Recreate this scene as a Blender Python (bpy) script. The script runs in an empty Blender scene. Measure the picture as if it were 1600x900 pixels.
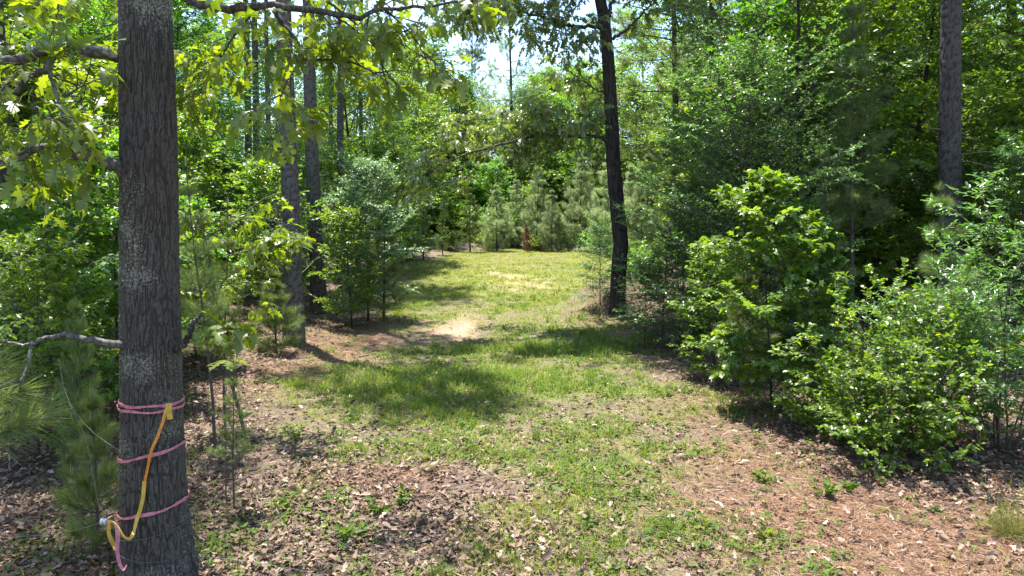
import bpy, math
import numpy as np
from mathutils import Vector, Quaternion, Matrix

scene = bpy.context.scene
COL = scene.collection
RNG = np.random.default_rng(11)
rad = math.radians

# ------------------------------------------------------------------ camera model
FPX, PITCH, CAMZ = 1100.0, rad(5.5), 2.5
cam_d = bpy.data.cameras.new('camera')
cam = bpy.data.objects.new('camera', cam_d)
COL.objects.link(cam)
cam.location = (0, 0, CAMZ)
cam.rotation_euler = (math.pi / 2 - PITCH, 0, 0)
cam_d.sensor_width = 36
cam_d.lens = 36 * FPX / 1600
cam_d.clip_end = 2000
cam_d.clip_start = 0.05
scene.camera = cam


def ray(px, py):
    cx, cy = (px - 800) / FPX, -(py - 450) / FPX
    return np.array([cx, math.cos(PITCH) + cy * math.sin(PITCH), -math.sin(PITCH) + cy * math.cos(PITCH)])


def pix(px, py, Y):                     # photo pixel -> world point at distance Y ahead
    d = ray(px, py)
    return np.array([0, 0, CAMZ]) + d * (Y / d[1])


# ------------------------------------------------------------------ noise
def _h(ix, iy, seed):
    n = (ix.astype(np.int64) * 374761393 + iy.astype(np.int64) * 668265263 + seed * 974711) & 0xFFFFFFFF
    n = ((n ^ (n >> 13)) * 1274126177) & 0xFFFFFFFF
    n = n ^ (n >> 16)
    return (n & 0xFFFFFF) / float(0x1000000)


def vnoise(x, y, seed=0):
    x = np.asarray(x, float); y = np.asarray(y, float)
    ix, iy = np.floor(x), np.floor(y)
    fx, fy = x - ix, y - iy
    fx = fx * fx * (3 - 2 * fx); fy = fy * fy * (3 - 2 * fy)
    a, b = _h(ix, iy, seed), _h(ix + 1, iy, seed)
    c, d = _h(ix, iy + 1, seed), _h(ix + 1, iy + 1, seed)
    return (a * (1 - fx) + b * fx) * (1 - fy) + (c * (1 - fx) + d * fx) * fy


def fbm(x, y, seed=0, o=4):
    s, a, t = 0, 1.0, 0
    for i in range(o):
        s = s + a * vnoise(x * 2 ** i, y * 2 ** i, seed + i * 17); t += a; a *= .5
    return s / t


def sstep(a, b, x):
    t = np.clip((np.asarray(x, float) - a) / (b - a), 0, 1)
    return t * t * (3 - 2 * t)


# ------------------------------------------------------------------ terrain
XLy = [-20, 0, 4.7, 7.5, 10, 14, 18.5, 27, 36, 43, 48]
XLx = [-2.0, -2.0, -2.2, -2.9, -3.6, -4.2, -4.0, -4.6, -5.2, -3.4, 0]
XRy = [-20, 0, 5.0, 6.2, 7.2, 9, 11, 14, 19, 27, 36, 48]
XRx = [6, 5.5, 4.4, 3.5, 3.0, 3.0, 3.0, 2.7, 2.2, 3.6, 5.5, 7.5]
xl = lambda y: np.interp(y, XLy, XLx)
xr = lambda y: np.interp(y, XRy, XRx)


def inside(x, y):                       # signed metres inside the clearing (positive = in the open)
    return np.minimum(np.minimum(x - xl(y), xr(y) - x), 47 - y)


MOUND = (2.55, 19.3)


def hgt(x, y):
    x = np.asarray(x, float); y = np.asarray(y, float)
    z = .55 * sstep(14, 46, y)
    z = z + .8 * np.exp(-(((x - MOUND[0] - .15) / 1.0) ** 2 + ((y - MOUND[1]) / 1.5) ** 2))
    ins = inside(x, y)
    mg = np.exp(-(((x - MOUND[0] - .15) / 1.3) ** 2 + ((y - MOUND[1]) / 1.8) ** 2))
    z = z + mg * (fbm(x * 3.2, y * 3.2, 23) - .5) * .75
    z = z + .35 * sstep(.5, -3.5, ins) * sstep(9, 14, y)
    z = z + (fbm(x * .45, y * .45, 3) - .5) * (.16 + .22 * sstep(0, -3, ins))
    z = z + (fbm(x * 2.1, y * 2.1, 8, 3) - .5) * .07
    return z


def G(px, py):                          # photo pixel -> point on the ground
    d = ray(px, py); o = np.array([0, 0, CAMZ]); z = 0.0
    p = o
    for _ in range(25):
        p = o + d * ((z - CAMZ) / d[2])
        if p[1] > 60: p = o + d * (60 / d[1])
        z = float(hgt(p[0], p[1])) * .6 + z * .4
    return np.array([p[0], p[1], float(hgt(p[0], p[1]))])


def at(px, Y):                          # photo column and distance -> ground point
    x = pix(px, 420, Y)[0]
    return np.array([x, Y, float(hgt(x, Y))])


# ------------------------------------------------------------------ mesh builder
def nrm(v):
    return v / np.maximum(np.linalg.norm(v, axis=-1, keepdims=True), 1e-9)


class MB:
    def __init__(s):
        s.v = []; s.t = []; s.f = []; s.n = 0

    def add(s, v, faces, tint=None, mat=0, smooth=True):
        v = np.asarray(v, np.float32).reshape(-1, 3)
        if tint is None: tint = np.zeros(len(v))
        s.v.append(v); s.t.append(np.broadcast_to(np.asarray(tint, np.float32), (len(v),)))
        for f in (faces if isinstance(faces, list) else [faces]):
            f = np.asarray(f, np.int64)
            if len(f): s.f.append((f + s.n, mat, smooth))
        s.n += len(v)

    def mesh(s, name, mats):
        me = bpy.data.meshes.new(name)
        V = np.concatenate(s.v); T = np.concatenate(s.t)
        me.vertices.add(len(V)); me.vertices.foreach_set('co', V.ravel())
        idx = np.concatenate([f.ravel() for f, _, _ in s.f]).astype(np.int32)
        tot = np.concatenate([np.full(len(f), f.shape[1]) for f, _, _ in s.f]).astype(np.int32)
        mi = np.concatenate([np.full(len(f), m) for f, m, _ in s.f]).astype(np.int32)
        sm = np.concatenate([np.full(len(f), q) for f, _, q in s.f])
        me.loops.add(len(idx)); me.loops.foreach_set('vertex_index', idx)
        me.polygons.add(len(tot))
        me.polygons.foreach_set('loop_start', (np.cumsum(tot) - tot).astype(np.int32))
        me.polygons.foreach_set('loop_total', tot)
        me.polygons.foreach_set('material_index', mi)
        me.polygons.foreach_set('use_smooth', sm)
        a = me.attributes.new('tint', 'FLOAT', 'POINT'); a.data.foreach_set('value', T.astype(np.float32))
        for m in mats: me.materials.append(m)
        me.update(calc_edges=True)
        return me


def tubes(mb, P, R0, R1, sides=5, tint=0, mat=0, power=1.0):
    P = np.asarray(P, float)
    B, n, _ = P.shape
    T = nrm(np.gradient(P, axis=1))
    m = nrm(P[:, -1] - P[:, 0])
    ref = np.where(np.abs(m[:, 2:3]) > .75, np.array([[1., .2, 0]]), np.array([[0, 0, 1.]]))[:, None, :]
    a = nrm(np.cross(T, ref)); b = np.cross(T, a)
    tt = np.linspace(0, 1, n)[None, :] ** power
    R0 = np.broadcast_to(np.asarray(R0, float), (B,)); R1 = np.broadcast_to(np.asarray(R1, float), (B,))
    r = R0[:, None] * (1 - tt) + R1[:, None] * tt
    th = np.arange(sides) * 2 * math.pi / sides
    V = P[:, :, None, :] + r[:, :, None, None] * (np.cos(th)[None, None, :, None] * a[:, :, None, :] + np.sin(th)[None, None, :, None] * b[:, :, None, :])
    i, j = np.meshgrid(np.arange(n - 1), np.arange(sides), indexing='ij')
    q = np.stack([i * sides + j, (i + 1) * sides + j, (i + 1) * sides + (j + 1) % sides, i * sides + (j + 1) % sides], -1).reshape(-1, 4)
    F = (q[None] + (np.arange(B) * n * sides)[:, None, None]).reshape(-1, 4)
    mb.add(V.reshape(-1, 3), F, tint if np.ndim(tint) == 0 else np.repeat(tint, n * sides), mat)
    cap = np.arange(sides)[None] + (np.arange(B) * n * sides)[:, None] + (n - 1) * sides
    mb.f.append((cap + mb.n - B * n * sides, mat, True))


def place(mb, tpl, pos, d, nor, scale, tint, mat=0, smooth=True):
    tv, tf = tpl
    pos = np.asarray(pos, float); N = len(pos)
    if N == 0: return
    d = nrm(d); y = nrm(np.cross(nor, d)); z = np.cross(d, y)
    s = np.broadcast_to(np.asarray(scale, float), (N,))[:, None, None]
    V = pos[:, None, :] + s * (tv[None, :, 0:1] * d[:, None] + tv[None, :, 1:2] * y[:, None] + tv[None, :, 2:3] * z[:, None])
    k = len(tv)
    F = [(np.asarray(f)[None] + (np.arange(N) * k)[:, None, None]).reshape(-1, len(f[0])) for f in tf]
    mb.add(V.reshape(-1, 3), F, np.repeat(np.broadcast_to(tint, (N,)), k), mat, smooth)


# ------------------------------------------------------------------ leaf templates
def t_oval(w=.27, fold=.07):
    v = np.array([[0, 0, 0], [.32, w, fold], [.72, w * .78, fold * .6], [1, 0, -.08], [.72, -w * .78, fold * .6], [.32, -w, fold]])
    return v, [np.array([[0, 3, 2, 1], [0, 5, 4, 3]])]


def t_star():
    tips = [(0, 1.0, -.1), (40, .50, .02), (62, .92, -.08), (95, .45, .02), (122, .66, -.07)]
    pts = [(.0, 0, 0)]
    out = []
    for a, r, z in tips: out.append((a, r, z))
    left = [(r * math.cos(rad(a)) * .62 + .38, r * math.sin(rad(a)) * .62, z) for a, r, z in out]
    right = [(x, -y, z) for x, y, z in left[1:]]
    ring = left[::-1] + right                     # from lower-left lobe over the tip to lower-right lobe
    v = [(0.36, 0, .03), (0.0, 0, 0)] + ring
    n = len(ring)
    f = [[0, 1, 2]] + [[0, 2 + i, 3 + i] for i in range(n - 1)] + [[0, 1 + n, 1]]
    return np.array(v), [np.array(f)[:, ::-1]]


def t_lobed(xs, ws, shift=.06, bend=.2, cup=.1):
    v, f = [], []
    for x, w in zip(xs, ws):
        z = -bend * x * x
        xo = x + (shift if w > .1 else 0)
        v += [(x, 0, z), (xo, w, z + cup * w), (xo, -w, z + cup * w)]
    for i in range(len(xs) - 1):
        a, b = 3 * i, 3 * i + 3
        f += [[a, b, b + 1, a + 1], [a, a + 2, b + 2, b]]
    return np.array(v), [np.array(f)]


OVAL = t_oval(); NARROW = t_oval(.19, .05); STAR = t_star()
ROUND = t_oval(.36, .05)
OAK = t_lobed([0, .16, .24, .31, .40, .50, .58, .66, .76, .86, 1.0],
              [.008, .03, .15, .05, .27, .07, .33, .08, .22, .06, .0])
OAK2 = t_lobed([0, .2, .34, .48, .62, .78, 1.0], [.01, .17, .05, .32, .07, .2, 0], .05, .45, -.25)
OAK3 = t_lobed([0, .15, .27, .38, .50, .60, .70, .82, 1.0], [.01, .04, .2, .06, .29, .08, .2, .06, 0], .07, .7, .35)
DEAD = t_lobed([0, .25, .42, .6, .78, 1], [.03, .2, .09, .27, .12, .0], .03, .25, .55)
DEAD2 = t_lobed([0, .2, .42, .62, .8, 1], [.02, .2, .08, .25, .1, .0], .04, -.4, -.4)


def t_shoot(seed, n, w, spread=(25, 75), seg2=False, axis=.55):
    r = np.random.default_rng(seed)
    u = r.random(n) ** .8 * axis
    ang = np.radians(spread[1] - (spread[1] - spread[0]) * (u / axis) + r.normal(0, 9, n))
    ph = r.random(n) * 2 * math.pi
    d = np.stack([np.cos(ang), np.sin(ang) * np.cos(ph), np.sin(ang) * np.sin(ph)], -1)
    L = r.uniform(.75, 1.1, n)[:, None]
    b = np.stack([u, 0 * u, 0 * u], -1)
    s = nrm(np.cross(d, r.normal(0, 1, (n, 3)))) * w * .5
    droop = np.stack([0 * u + .05, 0 * u, -.10 + 0 * u], -1)
    if seg2:
        m = b + d * L * .55 + droop * .2
        e = b + d * L + droop
        v = np.stack([b - s, b + s, m + s, m - s, e], 1).reshape(-1, 3)
        k = np.arange(n)[:, None] * 5
        return v, [k + np.array([[0, 1, 2, 3]]), k + np.array([[3, 2, 4]])]
    e = b + d * L + droop
    v = np.stack([b - s, b + s, e], 1).reshape(-1, 3)
    return v, [np.arange(n)[:, None] * 3 + np.array([[0, 1, 2]])]


SH_FINE = [t_shoot(i, 120, .012, seg2=True) for i in range(3)]
SH_MID = [t_shoot(10 + i, 60, .022) for i in range(3)]
SH_FAR = [t_shoot(20 + i, 36, .05, (20, 85)) for i in range(3)]


# ------------------------------------------------------------------ materials
def sock(node, name): return node.inputs[name]


class NT:
    def __init__(s, name):
        s.m = bpy.data.materials.new(name); s.m.use_nodes = True
        s.t = s.m.node_tree; s.t.nodes.clear()
        s.out = s.t.nodes.new('ShaderNodeOutputMaterial')

    def n(s, typ, _p=None, **k):
        x = s.t.nodes.new('ShaderNode' + typ)
        for a, b in (_p or {}).items(): setattr(x, a, b)
        for a, b in k.items():
            i = x.inputs[int(a[1:])] if a[0] == 'i' and a[1:].isdigit() else x.inputs[a.replace('_', ' ')]
            if isinstance(b, bpy.types.NodeSocket): s.t.links.new(b, i)
            else: i.default_value = b
        return x

    def ramp(s, fac, stops, interp='LINEAR'):
        x = s.t.nodes.new('ShaderNodeValToRGB'); s.t.links.new(fac, x.inputs[0])
        e = x.color_ramp.elements; x.color_ramp.interpolation = interp
        while len(e) < len(stops): e.new(.5)
        for q, (p, c) in zip(e, stops):
            q.position = p; q.color = (*c, 1) if len(c) == 3 else c
        return x.outputs[0]

    def mix(s, f, a, b, bt='MIX'):
        x = s.t.nodes.new('ShaderNodeMix'); x.data_type = 'RGBA'; x.blend_type = bt
        for v, i in ((f, x.inputs[0]), (a, x.inputs[6]), (b, x.inputs[7])):
            if isinstance(v, bpy.types.NodeSocket): s.t.links.new(v, i)
            elif isinstance(v, tuple): i.default_value = (*v, 1)
            else: i.default_value = v
        return x.outputs[2]

    def mr(s, v, a, b, c, d):
        return s.n('MapRange', i0=v, i1=a, i2=b, i3=c, i4=d).outputs[0]

    def surf(s, o):
        s.t.links.new(o, s.out.inputs['Surface']); return s.m


def leaf_mat(name, stops, trans=(2.0, 1.9, .4), tf=.47, rough=.38, spec=.7, hue=.03, val=.25):
    k = NT(name)
    a = k.n('Attribute', {'attribute_name': 'tint'})
    oi = k.n('ObjectInfo')
    c = k.ramp(a.outputs['Fac'], stops)
    hs = k.n('HueSaturation', Hue=k.mr(oi.outputs['Random'], 0, 1, .5 - hue, .5 + hue), Saturation=1.0,
             Value=k.mr(k.n('Math', {'operation': 'FRACT'}, i0=k.n('Math', {'operation': 'MULTIPLY'}, i0=oi.outputs['Random'], i1=7.31).outputs[0]).outputs[0], 0, 1, 1 - val, 1 + val),
             Color=c)
    p = k.n('BsdfPrincipled', Base_Color=hs.outputs[0], Roughness=rough)
    p.inputs['Specular IOR Level'].default_value = spec
    tc = k.mix(1.0, hs.outputs[0], trans, 'MULTIPLY')
    t = k.n('BsdfTranslucent', Color=tc)
    m = k.n('MixShader', i0=tf, i1=p.outputs[0], i2=t.outputs[0])
    return k.surf(m.outputs[0])


def bark_mat(name, dark, light, sc=(9, 9, 2.2), bump=.5, spots=None, spot_amt=.0, dist=.02, relief=False, spot_sc=26.0):
    k = NT(name)
    tc = k.n('TexCoord')
    mp = k.n('Mapping', Vector=tc.outputs['Object'], Scale=sc)
    wn = k.n('TexNoise', Vector=mp.outputs[0], Scale=1.5, Detail=3.0)
    w = k.mix(.35, mp.outputs[0], wn.outputs['Color'])
    vo = k.n('TexVoronoi', {'feature': 'DISTANCE_TO_EDGE'}, Vector=w, Scale=2.4)
    nz = k.n('TexNoise', Vector=mp.outputs[0], Scale=6.0, Detail=6.0, Roughness=.7)
    edge = k.mr(k.n('Attribute', {'attribute_name': 'tint'}).outputs['Fac'], .0, .75, 0, 1) if relief else k.mr(vo.outputs['Distance'], 0, .22, 0, 1)
    pl = k.mix(nz.outputs['Fac'], tuple(x * .55 for x in light), tuple(min(1, x * 1.35) for x in light))
    c = k.mix(edge, dark, pl)
    big = k.n('TexNoise', Vector=tc.outputs['Object'], Scale=1.3, Detail=3.0)
    c = k.mix(k.mr(big.outputs['Fac'], .35, .7, 0, .45), c, tuple(x * .6 for x in light))
    if spots:
        sn = k.n('TexNoise', Vector=tc.outputs['Object'], Scale=spot_sc, Detail=4.0, Roughness=.7)
        sb = k.n('TexNoise', Vector=tc.outputs['Object'], Scale=2.2, Detail=2.0)
        sm = k.n('Math', {'operation': 'ADD'}, i0=sn.outputs['Fac'], i1=k.mr(sb.outputs['Fac'], .38, .66, -.2, .10)).outputs[0]
        c = k.mix(k.mr(sm, .58 - spot_amt, .70 - spot_amt, 0, .75), c, spots)
    hgt_ = k.n('Math', {'operation': 'ADD'}, i0=edge, i1=k.n('Math', {'operation': 'MULTIPLY'}, i0=nz.outputs['Fac'], i1=.6).outputs[0]).outputs[0]
    b = k.n('Bump', Strength=bump, Distance=dist, Height=hgt_)
    p = k.n('BsdfPrincipled', Base_Color=c, Roughness=.9, Normal=b.outputs[0])
    p.inputs['Specular IOR Level'].default_value = .2
    return k.surf(p.outputs[0])


def plain_mat(name, stops, rough=.8, spec=.25, tf=0, scale=0):
    k = NT(name)
    a = k.n('Attribute', {'attribute_name': 'tint'})
    c = k.ramp(a.outputs['Fac'], stops)
    if scale:
        nz = k.n('TexNoise', Vector=k.n('TexCoord').outputs['Object'], Scale=scale, Detail=4.0)
        c = k.mix(k.mr(nz.outputs['Fac'], .3, .7, 0, .5), c, k.mix(1.0, c, (.5, .48, .45), 'MULTIPLY'))
    p = k.n('BsdfPrincipled', Base_Color=c, Roughness=rough)
    p.inputs['Specular IOR Level'].default_value = spec
    if tf:
        t = k.n('BsdfTranslucent', Color=c)
        return k.surf(k.n('MixShader', i0=tf, i1=p.outputs[0], i2=t.outputs[0]).outputs[0])
    return k.surf(p.outputs[0])


M = {}
M['oakleaf'] = leaf_mat('oak_leaf', [(0, (.065, .105, .012)), (.5, (.11, .16, .018)), (1, (.16, .2, .025))], trans=(1.9, 1.8, .4), tf=.56, rough=.36, hue=0, val=0)
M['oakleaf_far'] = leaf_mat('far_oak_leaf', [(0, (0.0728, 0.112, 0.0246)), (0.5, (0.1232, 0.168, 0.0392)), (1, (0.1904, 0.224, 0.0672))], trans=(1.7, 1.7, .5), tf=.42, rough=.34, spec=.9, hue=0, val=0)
M['maple'] = leaf_mat('maple_leaf', [(0, (0.05, 0.1063, 0.0163)), (0.5, (0.09, 0.175, 0.025)), (1, (0.1562, 0.2438, 0.0375))], tf=.48)
M['broad'] = leaf_mat('broad_leaf', [(0, (0.0427, 0.0976, 0.0122)), (0.5, (0.0854, 0.1708, 0.0195)), (1, (0.1525, 0.2379, 0.0293))], tf=.48, hue=.025)
M['fine'] = leaf_mat('fine_leaf', [(0, (.056, .12, .032)), (.5, (.095, .18, .05)), (1, (.155, .24, .075))], trans=(1.4, 1.65, .6), tf=.45, rough=.36, spec=.7, hue=.015)
M['lime'] = leaf_mat('lime_leaf', [(0, (0.0672, 0.1288, 0.0157)), (0.55, (0.112, 0.1904, 0.0224)), (0.9, (0.1568, 0.224, 0.028)), (1, (0.336, 0.2464, 0.0336))], tf=.5, hue=.012, val=.12)
M['silver'] = leaf_mat('silver_leaf', [(0, (.09, .145, .075)), (.5, (.15, .22, .115)), (1, (.22, .3, .17))], trans=(1.1, 1.4, .6), tf=.38, rough=.35, spec=.6, hue=.01)
M['needle'] = leaf_mat('pine_needle', [(0, (0.0672, 0.1064, 0.028)), (0.6, (0.1176, 0.168, 0.0504)), (1, (0.2016, 0.2352, 0.0896))], trans=(1.6, 1.6, .6), tf=.44, rough=.45, hue=.015, val=.2)
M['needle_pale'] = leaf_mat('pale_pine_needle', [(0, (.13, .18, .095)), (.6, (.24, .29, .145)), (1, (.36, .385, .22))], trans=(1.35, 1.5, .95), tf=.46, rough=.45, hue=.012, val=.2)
M['needle_brown'] = leaf_mat('brown_pine_needle', [(0, (.13, .065, .03)), (.6, (.22, .115, .05)), (1, (.30, .18, .09))], trans=(1.1, 1, .6), tf=.3, rough=.6, hue=0, val=0)
M['bark_oak'] = bark_mat('oak_bark', (.026, .021, .017), (.088, .075, .063), (14, 14, 5), .5, (.27, .27, .21), .04, .004, True, 70.0)
M['bark_dark'] = bark_mat('shaded_dark_bark', (.012, .010, .009), (.055, .046, .040), (9, 9, 2.2), .5, (.22, .22, .2), -.06, .01, True)  # near-black tones carry the shade on the trunks in the colour
M['bark_grey_pine'] = bark_mat('grey_pine_bark', (.035, .029, .025), (.118, .102, .090), (10, 10, 4), .7, (.2, .19, .17), -.05, .012, True)
M['bark_pine'] = bark_mat('pine_bark', (.022, .018, .016), (.066, .057, .052), (10, 10, 4), .7, (.16, .15, .14), -.04, .012, True)
M['twig'] = plain_mat('twig_bark', [(0, (.05, .04, .032)), (.5, (.1, .085, .07)), (1, (.2, .17, .14))], .85, .2, 0, 30)
M['lichen_limb'] = bark_mat('lichened_limb', (.05, .045, .04), (.13, .12, .105), (14, 14, 6), .4, (.30, .31, .26), .04, .006)
M['limb'] = bark_mat('dark_limb', (.022, .019, .016), (.085, .075, .062), (16, 16, 7), .5, (.3, .31, .26), -.02, .006)
M['candle'] = plain_mat('pine_candle', [(0, (.28, .26, .12)), (1, (.42, .36, .2))], .7, .2)
M['grass'] = leaf_mat('grass_blade', [(0, (.055, .135, .014)), (.45, (.135, .21, .02)), (.75, (.235, .265, .03)), (.92, (.30, .29, .08)), (1, (.4, .32, .17))], trans=(1.25, 1.3, .5), tf=.4, rough=.5, spec=.3, hue=0, val=0)
M['weed'] = leaf_mat('weed_leaf', [(0, (.04, .085, .014)), (.5, (.08, .14, .022)), (1, (.15, .19, .04))], tf=.42, hue=0, val=0, rough=.6, spec=.2)
M['litter'] = plain_mat('dead_leaf', [(0, (.035, .022, .015)), (.3, (.095, .056, .037)), (.6, (.18, .115, .078)), (.88, (.29, .205, .15)), (1, (.40, .31, .24))], .7, .35, .12)
M['straw'] = plain_mat('fallen_needle', [(0, (.07, .036, .022)), (.5, (.17, .088, .05)), (.85, (.28, .165, .1)), (1, (.42, .31, .22))], .7, .3)
M['pink'] = plain_mat('pink_tape', [(0, (.50, .14, .19)), (1, (.68, .27, .33))], .45, .4, .15, 40)
M['yellow'] = plain_mat('yellow_tape', [(0, (.62, .36, .04)), (1, (.72, .5, .1))], .45, .4, .25, 30)
M['orange'] = plain_mat('orange_tape', [(0, (.7, .24, .03)), (1, (.75, .3, .05))], .45, .4, .2, 30)
M['wire'] = plain_mat('wire', [(0, (.05, .05, .05)), (1, (.45, .45, .43))], .4, .5)
M['ceramic'] = plain_mat('insulator_plastic', [(0, (.32, .33, .34)), (1, (.55, .55, .55))], .35, .5)

# ------------------------------------------------------------------ object helpers


def link(name, data, parent=None, loc=None, label=None, cat=None, group=None, kind=None):
    o = bpy.data.objects.new(name, data); COL.objects.link(o)
    if parent is not None: o.parent = parent
    if loc is not None: o.location = [float(q) for q in loc]
    if label: o['label'] = label
    if cat: o['category'] = cat
    if group: o['group'] = group
    if kind: o['kind'] = kind
    return o


def thing(name, label, cat, loc, group=None, rz=0, sc=1, tilt=(0, 0)):
    o = link(name, None, None, loc, label, cat, group)
    o.rotation_euler = (tilt[0], tilt[1], rz)
    o.scale = (sc, sc, sc) if np.ndim(sc) == 0 else sc
    o.empty_display_size = .2
    return o


# ------------------------------------------------------------------ plant growth
def grow(P0, D0, L, n, wob, trop, r):
    B = len(P0); P = np.zeros((B, n, 3)); P[:, 0] = P0; d = nrm(np.asarray(D0, float))
    L = np.broadcast_to(np.asarray(L, float), (B,))
    for i in range(1, n):
        d = nrm(d + r.normal(0, wob, (B, 3)) + np.array([0, 0, trop]))
        P[:, i] = P[:, i - 1] + d * (L / (n - 1))[:, None]
    return P


def on(P, t):
    B, n, _ = P.shape
    f = np.clip(t, 0, .9999) * (n - 1); i = f.astype(int); u = (f - i)[..., None]
    b = np.arange(B)[:, None]
    return P[b, i] * (1 - u) + P[b, i + 1] * u, nrm(P[b, i + 1] - P[b, i])


UP = np.array([0, 0, 1.])


def kids(P, L, k, t0, t1, ang, flat, lfac, lend, r, lmin=.0, lvar=.25):
    """k side shoots on every branch of P, left and right in turn"""
    B = len(P)
    t = np.linspace(t0, t1, k)[None] + r.uniform(-.5, .5, (B, k)) * (t1 - t0) / max(k, 1)
    t = np.clip(t, 0, 1)
    p, T = on(P, t)
    s = nrm(np.cross(T, UP + r.normal(0, .05, 3)))
    b = np.cross(s, T)
    sg = np.where((np.arange(k)[None] + r.integers(0, 2, (B, 1))) % 2 == 0, 1., -1.)
    phi = r.normal(0, flat, (B, k))
    side = (np.cos(phi) * sg)[..., None] * s + np.sin(phi)[..., None] * b
    a = np.radians(ang + r.normal(0, 9, (B, k)))[..., None]
    d = np.cos(a) * T + np.sin(a) * side
    l = np.broadcast_to(np.asarray(L, float), (B,))[:, None] * lfac * (1 - t * (1 - lend)) * r.uniform(1 - lvar, 1 + lvar, (B, k)) + lmin
    return p.reshape(-1, 3), d.reshape(-1, 3), l.ravel()


def leaves_on(mb, P, k, tpl, size, r, mat, droop=.25, upw=1.0, t0=.15, t1=1.0, tmin=0, tmax=1, ang=50, jit=.45, vary=.35, hang=0.0):
    B = len(P)
    p, d, _ = kids(P, np.ones(B), k, t0, t1, ang, .5, 1, 1, r)
    N = len(p)
    d = d + np.array([0, 0, -1.]) * (droop + hang * r.random((N, 1))) + r.normal(0, .15, (N, 3))
    nor = UP * upw + r.normal(0, jit, (N, 3))
    base = r.random(B).repeat(k) * .6
    tint = np.clip(tmin + (tmax - tmin) * (base + .4 * r.random(N)), 0, 1)
    place(mb, tpl, p, d, nor, size * r.uniform(1 - vary, 1 + vary, N), tint, mat)


PROF = {
    'round': lambda t: .35 + .65 * np.sin(math.pi * np.clip(.12 + .80 * t, 0, 1)),
    'cone': lambda t: 1.0 - .82 * t,
    'egg': lambda t: .55 + .45 * np.sin(math.pi * np.clip(.25 + .55 * t, 0, 1)) - .45 * sstep(.75, 1, t),
    'top': lambda t: .4 + .6 * np.sin(math.pi * np.clip(.05 + .85 * t, 0, 1)),
}


def make_broad(seed, H, r0, cb, W, nprim, nsec, ntw, nleaf, tpl, ll, leafm, prof='egg', twl=.32, flat=.35, droop=.25,
               wob=.1, twig_tube=False, bark='bark_dark', sec_f=.5, ptrop=.03, hang=0., low=8, jit=.45, twob=.025, gap=.0):
    r = np.random.default_rng(seed)
    tm, cm = MB(), MB()
    T = grow(np.zeros((1, 3)), np.array([[0, 0, 1.]]), H * .97, 12, twob, .02, r)
    tubes(tm, T, r0, r0 * .12, 10, .3, 0, .85)
    t = np.linspace(cb / H, .985, nprim) + r.uniform(-.4, .4, nprim) / nprim
    t = np.clip(t, .02, .99)
    p, _ = on(T, t[None]); p = p[0]
    u = np.clip((t - cb / H) / (1 - cb / H), 0, 1)
    az = np.arange(nprim) * 2.39996 + r.uniform(-.5, .5, nprim)
    el = np.radians(low + (58 - low) * u ** 1.5 + r.normal(0, 8, nprim))
    d = np.stack([np.cos(az) * np.cos(el), np.sin(az) * np.cos(el), np.sin(el)], -1)
    L = W * PROF[prof](u) * r.uniform(.7, 1.15, nprim)
    if gap: L = L * np.where(r.random(nprim) < gap, .45, 1)
    Pp = grow(p, d, L, 7, wob, ptrop, r)
    rp = r0 * .32 * (1 - .6 * u) * np.clip(L / W, .3, 1)
    tubes(cm, Pp, rp, .004, 5, .35, 1)
    sp, sd, sl = kids(Pp, L, nsec, .22, .98, 48, flat, sec_f, .45, r, .12)
    Ps = grow(sp, sd, sl, 5, wob, .015, r)
    tubes(cm, Ps, .007 + .004 * sl, .002, 3, .35, 1)
    tp, td, tl = kids(Ps, np.ones(len(Ps)), ntw, .15, 1.0, 45, flat, twl, .8, r)
    Pt = grow(tp, td, tl, 3, wob, -.02 - hang * .2, r)
    if twig_tube: tubes(cm, Pt, .003, .0015, 3, .5, 1)
    leaves_on(cm, Pt, nleaf, tpl, ll, r, 0, droop, hang=hang, jit=jit)
    return {'trunk': tm.mesh('trunk', [M[bark]]), 'crown': cm.mesh('crown', [M[leafm], M['twig']]), 'H': H}


def make_shrub(seed, H, W, nstem, nsec, ntw, nleaf, tpl, ll, leafm, twl=.25, flat=.5, droop=.2, el=(35, 85), sec_t0=.15, twig_tube=True, upper='', jit=.5, bend=-.05):
    r = np.random.default_rng(seed)
    sm, cm = MB(), MB()
    az = np.arange(nstem) * 2.39996 + r.uniform(-.4, .4, nstem)
    e = np.radians(r.uniform(el[0], el[1], nstem))
    d = np.stack([np.cos(az) * np.cos(e), np.sin(az) * np.cos(e), np.sin(e)], -1)
    L = 1 / np.sqrt((np.cos(e) / W) ** 2 + (np.sin(e) / H) ** 2) * r.uniform(.75, 1.08, nstem)
    P0 = np.stack([np.cos(az) * .08, np.sin(az) * .08, 0 * az - .03], -1)
    Pp = grow(P0, d + np.array([0, 0, .35]), L, 8, .09, bend, r)
    tubes(sm, Pp, .006 + .007 * L / H, .002, 5, .3, 0)
    sp, sd, sl = kids(Pp, L, nsec, sec_t0, .99, 48, flat + .5, .36, .5, r, .06)
    Ps = grow(sp, sd, sl, 5, .11, .02, r)
    tubes(cm, Ps, .004, .0015, 3, .4, 1)
    tp, td, tl = kids(Ps, np.ones(len(Ps)), ntw, .1, 1.0, 45, flat, twl, .8, r)
    Pt = grow(tp, td, tl, 3, .1, -.01, r)
    if twig_tube: tubes(cm, Pt, .002, .001, 3, .5, 1)
    leaves_on(cm, Pt, nleaf, tpl, ll, r, 0, droop, jit=jit)
    return {'stems': sm.mesh('stems', [M['twig']]), 'foliage': cm.mesh('foliage', [M[leafm], M['twig']]), 'H': H}


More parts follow.
